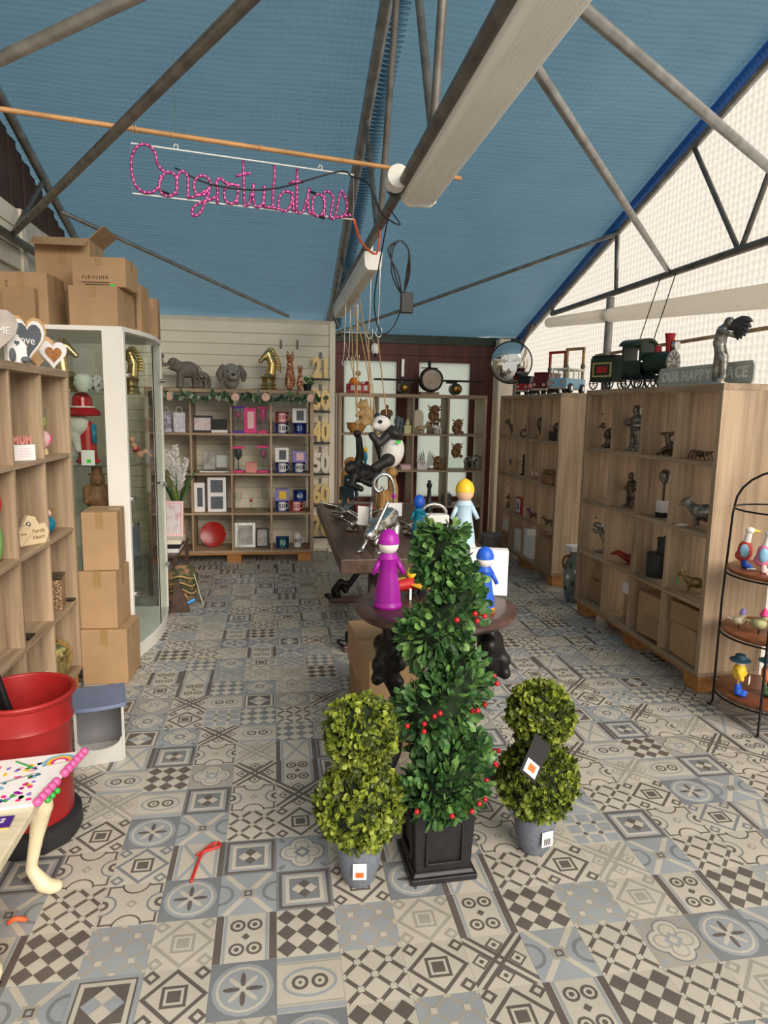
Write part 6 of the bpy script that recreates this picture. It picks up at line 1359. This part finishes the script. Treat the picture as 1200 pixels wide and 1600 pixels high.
t = nr('dog_figure', 'tiny white and tan dog, second row', 6.34, Z3, -2.4, x=FX-.04, cat='figurine', g=FG); quad(t, mat('tan_white', '#d9cdbb', .5, col2='#9b6a40', scale=30), .085, fat=1.3)
t = nr('leather_basket', 'low brown leather basket, second row nearest cell', 5.88, Z3, x=FX-.02, cat='basket', g=FG); MB().box(-.12, -.09, 0, .12, .09, .09).build('basket', mat('saddle_leather', '#8f5f3a', .5, var=.2), t, bevel=.012); MB().box(-.11, -.08, .09, .11, .08, .13).build('folded_strap', brown, t, bevel=.012)
t = nr('chihuahua_figure', 'sitting tan chihuahua, third row far cell', 7.10, Z2, -2.4, x=FX, cat='figurine', g=FG); fig('body', brown, [('e', (0, .01, .055), (.036, .04, .055)), ('e', (0, -.02, .115), (.03, .03, .028)), ('c', (-.024, -.01, .135), (-.05, -.0, .16), .014, .008), ('c', (.024, -.01, .135), (.05, 0, .16), .014, .008), ('c', (-.015, -.03, .06), (-.015, -.04, .008), .011), ('c', (.015, -.03, .06), (.015, -.04, .008), .011), ('e', (0, -.05, .108), (.013, .015, .012))], t, .006, 1)
t = nr('photo_box', 'red box with a white picture panel, third row', 6.70, Z2, x=FX-.03, cat='box', g=FG); MB().box(-.085, -.03, 0, .085, .03, .165).build('box', redpt, t, bevel=.002); MB().box(-.07, -.0315, .012, .05, -.0303, .153).build('picture', wh, t); MB().box(-.03, -.0325, .04, .01, -.0316, .11).build('printed_figure', navy, t)
t = nr('small_dinosaur', 'small purple dinosaur, third row', 6.33, Z2, -2.4, x=FX-.04, cat='figurine', g=FG); quad(t, mat('dull_purple', '#6a3f56', .5, var=.2), .09, neck=1.3)
t = nr('small_bronze', 'small bronze animal, third row nearest cell', 5.94, Z2, -2.4, x=FX-.04, g=FG); quad(t, bronze, .085)
# ---------------------------------------------------------------- tops of the right shelves
def wheel(name, m, r, w, loc, parent, spokes=True):
    M = Matrix.Translation(loc) @ Matrix.Rotation(Q, 4, 'X')
    if not spokes: return MB().lathe([(0, -w/2), (r, -w/2), (r, w/2), (0, w/2)], 16, (0, 0, 0), M).build(name, m, parent, auto=True)
    b = MB().tube([M @ Vector((r*math.cos(q*PI/10), r*math.sin(q*PI/10), 0)) for q in range(20)], w*.4, 6, True)
    for q in range(6): b.tube([M @ Vector((0, 0, 0)), M @ Vector((r*math.cos(q*PI/3), r*math.sin(q*PI/3), 0))], w*.2, 5)
    return b.build(name, m, parent, smooth=True)
ang = math.atan2(4.27-4.85, 2.64-2.38)
t = thing('toy_train', 'dark green and red tin steam locomotive on the near right shelf', 'toy', (2.56, 4.45, ST), ang); t.scale = (1, 1.1, 1.22)
MB().box(-.19, -.06, .055, .20, .06, .075).build('chassis', black, t); MB().tube([(-.02, 0, .145), (.17, 0, .145)], .062, 22).build('boiler', green_d, t, auto=True); MB().tube([(.165, 0, .145), (.178, 0, .145)], .066, 22).build('smokebox_door', steel, t, auto=True)
for q in range(10): MB().tube([(.180, .02*math.cos(q*PI/5), .145+.02*math.sin(q*PI/5)), (.180, .058*math.cos(q*PI/5), .145+.058*math.sin(q*PI/5))], .004, 4).build('door_rib', steel_d, t)
c_ = MB().box(-.185, -.07, .075, -.17, .07, .26).box(-.17, -.07, .075, -.03, -.064, .16).box(-.17, .064, .075, -.03, .07, .16).box(-.045, -.07, .16, -.03, .07, .26).build('cab', green_d, t); MB().prism(arc(0, .235, .09, 10, 170, 10, .05)+arc(0, .235, .082, 170, 10, 10, .042), -.20, -.015, 'yz').build('cab_roof', green_d, t, smooth=True)
MB().lathe([(0, .20), (.022, .20), (.024, .25), (.032, .29), (.036, .30), (0, .30)], 16, (.135, 0, 0)).build('chimney', redpt, t, auto=True); MB().lathe([(0, .20), (.025, .20), (.022, .235), (0, .245)], 14, (.05, 0, 0)).build('steam_dome', redpt, t, auto=True); MB().box(.12, -.065, .06, .20, .065, .10).build('buffer_beam', redpt, t, bevel=.003)
MB().tube([(.17, 0, .235), (.195, 0, .235)], .028, 16).build('headlamp', chrome, t, auto=True)
for x in (-.14, -.05, .06, .15):
    for y in (-.068, .068): wheel('wheel', black, .042, .014, (x, y, .046), t)
t = thing('toy_tender', 'dark green tin tender coupled behind the toy locomotive', 'toy', (2.415, 4.775, ST), ang); t.scale = (1, 1.1, 1.15); MB().box(-.11, -.065, .05, .11, .065, .20).build('tank', green_d, t, bevel=.006); MB().box(-.10, -.06, .20, .10, .06, .215).build('coal', black, t)
for y in (-.0665, .0655): MB().box(-.085, y, .08, .085, y+.001, .17).build('gold_panel', mat('pale_gold_paint', '#b9a56c', .4), t); MB().box(-.07, y-.0012, .09, .07, y+.0022, .16).build('green_panel', green_d, t); MB().box(-.045, y-.0024, .105, .045, y+.0034, .145).build('red_panel', redpt, t)
for x in (-.07, .07):
    for y in (-.065, .065): wheel('wheel', black, .036, .012, (x, y, .04), t)
def van(label, loc, rz, m, m2, s=1, handle=False, g='toy vehicles on the farther right shelf'):
    t = thing('toy_van', label, 'toy', loc, rz, g, s)
    MB().prism([(-.15, .03), (.15, .03), (.155, .10), (.15, .105), (-.15, .105), (-.155, .10)], -.065, .065, 'xz').build('lower_body', m, t, bevel=.006)
    MB().prism([(-.145, .106), (.14, .106), (.115, .165), (-.13, .165)], -.062, .062, 'xz').build('cab_glazing', clear if m2 is cream_p else m2, t, bevel=.004); MB().box(-.14, -.068, .165, .12, .068, .178).build('roof', m2, t, bevel=.005)
    for x in (-.13, -.05, .03, .112):
        for y in (-.064, .058): MB().box(x, y, .106, x+.010, y+.006, .166).build('pillar', m2, t)
    for x in (-.095, .095):
        for y in (-.066, .066): wheel('wheel', rubber, .034, .022, (x, y, .035), t, False); MB().lathe([(0, -.003), (.018, -.003), (.018, .003), (0, .003)], 12, (0, 0, 0), Matrix.Translation((x, y*1.19, .035)) @ Matrix.Rotation(Q, 4, 'X')).build('hub_cap', chrome, t)
    for y in (-.04, .04): MB().tube([(.152, y, .075), (.162, y, .075)], .014, 12).build('headlight', chrome, t)
    MB().box(.150, -.07, .03, .166, .07, .045).build('bumper', chrome, t)
    return t
van('light blue and cream toy camper van on the right shelf', (2.58, 5.85, ST), rad(-140), sky_b, cream_p, 1.22)
van('dark red toy bus behind the camper van', (2.58, 6.33, ST), rad(-135), mat('maroon', '#6b1c1e', .35), MATS['maroon'], 1.15)
van('red and black toy truck at the far end of right shelf', (2.56, 6.75, ST), rad(-135), redpt, black_s, 1.05)
for k, (y, m_) in enumerate(((6.48, redpt), (6.08, tan))):
    t = thing('handle_frame', ('red metal upright frame behind the toy bus', 'wooden upright frame behind the camper van')[k], 'frame', (2.74, y, ST), rad(-60)); MB().box(-.10, -.01, 0, -.08, .01, .40).build('upright', m_, t); MB().box(.08, -.01, 0, .10, .01, .40).build('upright', m_, t); MB().box(-.10, -.012, .40, .10, .012, .425).build('cross_bar', m_, t); MB().box(-.11, -.04, 0, .11, .04, .012).build('foot', m_, t)
    for s in (-1, 1): MB().ell((s*.09, 0, .25), (.022, .022, .03), None, 10, 8).build('clamp', steel_d, t, smooth=True)
for y in (4.55, 4.75): tag(MB().tube([(2.62, y, 2.05), (2.82, y+.1, CH)], .004, 5).build('string_line', black), ('left' if y > 4.6 else 'right')+' thin cord hanging above the toy train', 'cord')
t = thing('place_sign', 'pale grey-green sign reading OUR HAPPY PLACE', 'sign', (2.50, 3.78, ST), -Q); hw, hh, n_ = .46, .125, .022
sg = mat('sign_grey_green', '#bcc1b8', .55, var=.06); sg2 = mat('sign_edge', '#c3c8bd', .55)
MB().prism([(-hw+n_, 0), (hw-n_, 0), (hw-n_*.4, n_*.6), (hw, n_*1.4), (hw, hh-n_*1.4), (hw-n_*.4, hh-n_*.6), (hw-n_, hh), (-hw+n_, hh), (-hw+n_*.4, hh-n_*.6), (-hw, hh-n_*1.4), (-hw, n_*1.4), (-hw+n_*.4, n_*.6)], 0, .012, 'xz').build('board', sg, t, bevel=.004)
for z in (.012, hh-.016): MB().box(-hw+.03, -.003, z, hw-.03, 0, z+.004).build('raised_border', sg2, t)
letters('OUR HAPPY PLACE', mat('sign_letters', '#f0f0ea', .5), .085, t, (0, -.001, hh*.5), .82, bold=.002)
t = thing('winged_statue', 'silvered winged figure leaning back on the near right shelf', 'statue', (2.40, 3.46, ST), rad(-60))
fig('body', bronze_s, [('c', (-.02, 0, .03), (-.012, 0, .15), .022, .026), ('c', (.02, .0, .03), (.014, 0, .15), .022, .026), ('c', (0, 0, .15), (-.02, .01, .22), .034, .032), ('c', (-.02, .01, .22), (-.005, .0, .285), .036, .032), ('e', (.03, -.005, .325), (.028, .026, .03)), ('c', (-.005, 0, .29), (.02, 0, .315), .022, .02), ('c', (-.01, -.03, .28), (.06, -.05, .26), .016, .012), ('c', (-.01, .03, .28), (.06, .05, .25), .016, .012), ('e', (0, 0, .02), (.035, .03, .02))], t, .007, 1)
for k in range(6):
    a = rad(4-14*k); l = .125-.008*k
    MB().tube(spline([(.02, 0, .30), (.02+.5*l*math.cos(a)+.02, -.01+.006*k, .31+.5*l*math.sin(a)+.02), (.03+l*math.cos(a), -.015+.01*k, .31+l*math.sin(a))], 3), [.014, .018, .02, .02, .018, .012, .004], 6).build('wing_feather', gt, t, smooth=True)
MB().lathe([(0, 0), (.06, 0), (.055, .010), (0, .012)], 20).build('base', silver, t)
# ---------------------------------------------------------------- wire rack figurines
DG = 'figurines on the wire rack'
def duck(label, loc, coat_m, boot_m, rz, s=1):
    t = thing('duck_figure', label, 'figurine', loc, rz, DG, s)
    fig('body', coat_m, [('e', (0, 0, .085), (.034, .036, .055)), ('e', (0, .01, .06), (.032, .036, .03))], t, .005, 1); fig('neck', skin_w, [('c', (0, -.004, .13), (0, -.01, .175), .018, .015), ('e', (0, -.014, .19), (.02, .022, .018))], t, .004, 1)
    MB().tube([(0, -.03, .19), (0, -.06, .188)], [.010, .005], 8).build('beak', yellow, t)
    for x in (-1, 1): MB().ell((x*.034, .008, .09), (.008, .022, .035), None, 10, 8).build('wing', sky_b, t, smooth=True); fig('boot', boot_m, [('c', (x*.017, 0, .03), (x*.017, 0, .012), .014), ('e', (x*.017, -.018, .009), (.014, .024, .009))], t, .004, 1)
    MB().box(-.055, -.05, .0005, -.02, -.01, .002).build('price_card', paper, t)
duck('duck figurine in a red striped jumper and blue boots', (2.345, 3.05, .791), mat('red_knit', '#b8483c', .8, bump=.6), blue, rad(60)); duck('duck figurine in pink with pink boots', (2.36, 2.93, .791), mat('pink_knit', '#dd7ea2', .8, bump=.6), pale_pink, rad(60), 1.02)
def bird(label, loc, rz, m, hm, s=1):
    t = thing('bird_figure', label, 'figurine', loc, rz, DG, s); fig('body', m, [('e', (0, 0, .055), (.03, .036, .028)), ('e', (0, -.02, .088), (.018, .018, .018)), ('c', (0, .03, .055), (0, .065, .065), .01, .005)], t, .004, 1); MB().tube([(0, -.036, .088), (0, -.05, .086)], [.005, .001], 6).build('beak', orange, t)
    MB().lathe([(0, .10), (.024, .10), (.02, .106), (.012, .125), (0, .14)], 12, (0, -.02, 0)).build('hat', hm, t, smooth=True)
    for x in (-.01, .01): MB().tube([(x, 0, .03), (x, -.002, .001)], .0025, 5).build('leg', iron, t)
    MB().box(.012, -.05, .03, .04, -.048, .06).build('price_tag', paper, t)
bird('small bird figurine with lilac hat on the middle shelf', (2.325, 3.02, .476), rad(50), mat('cream_speckle', '#cfc4a6', .5, var=.2, scale=50), lilac, .82); bird('bird figurine with tall pink hat on the middle shelf', (2.37, 2.93, .476), rad(40), mat('olive_speckle', '#a8a878', .5, var=.2, scale=50), pink, 1.0); bird('dark winged bird figurine at the right frame edge', (2.47, 2.9, .476), rad(30), slate, bronze, .9)
def booted(label, loc, rz, coat_m, boot_m, hat_m):
    t = thing('rainwear_figure', label, 'figurine', loc, rz, DG); fig('body', coat_m, [('e', (0, 0, .12), (.035, .033, .045)), ('c', (-.03, 0, .13), (-.05, -.02, .10), .013), ('c', (.03, 0, .13), (.05, -.02, .10), .013)], t, .005, 1)
    MB().ell((0, -.003, .175), (.024, .024, .024), None, 12, 9).build('head', skin_w, t, smooth=True); MB().lathe([(0, .18), (.05, .178), (.05, .185), (.028, .19), (.024, .21), (0, .218)], 18).build('rain_hat', hat_m, t, auto=True)
    for x in (-1, 1): fig('boot', boot_m, [('c', (x*.02, 0, .05), (x*.02, 0, .016), .014, .015), ('e', (x*.02, -.018, .011), (.016, .028, .011))], t, .004, 1); MB().tube([(x*.018, 0, .09), (x*.02, 0, .05)], .007, 6).build('leg', tan, t)
    MB().box(-.03, -.05, .07, .012, -.048, .11).build('price_tag', paper, t)
booted('figurine in yellow coat and blue boots on the bottom shelf', (2.31, 2.96, .151), rad(45), yellow, blue, mat('navy_hat', '#2e4f63', .5)); booted('figurine in orange coat and green boots on the bottom shelf', (2.45, 2.93, .151), rad(25), mat('burnt_orange', '#c8662c', .5), leaf_g[2], teal)
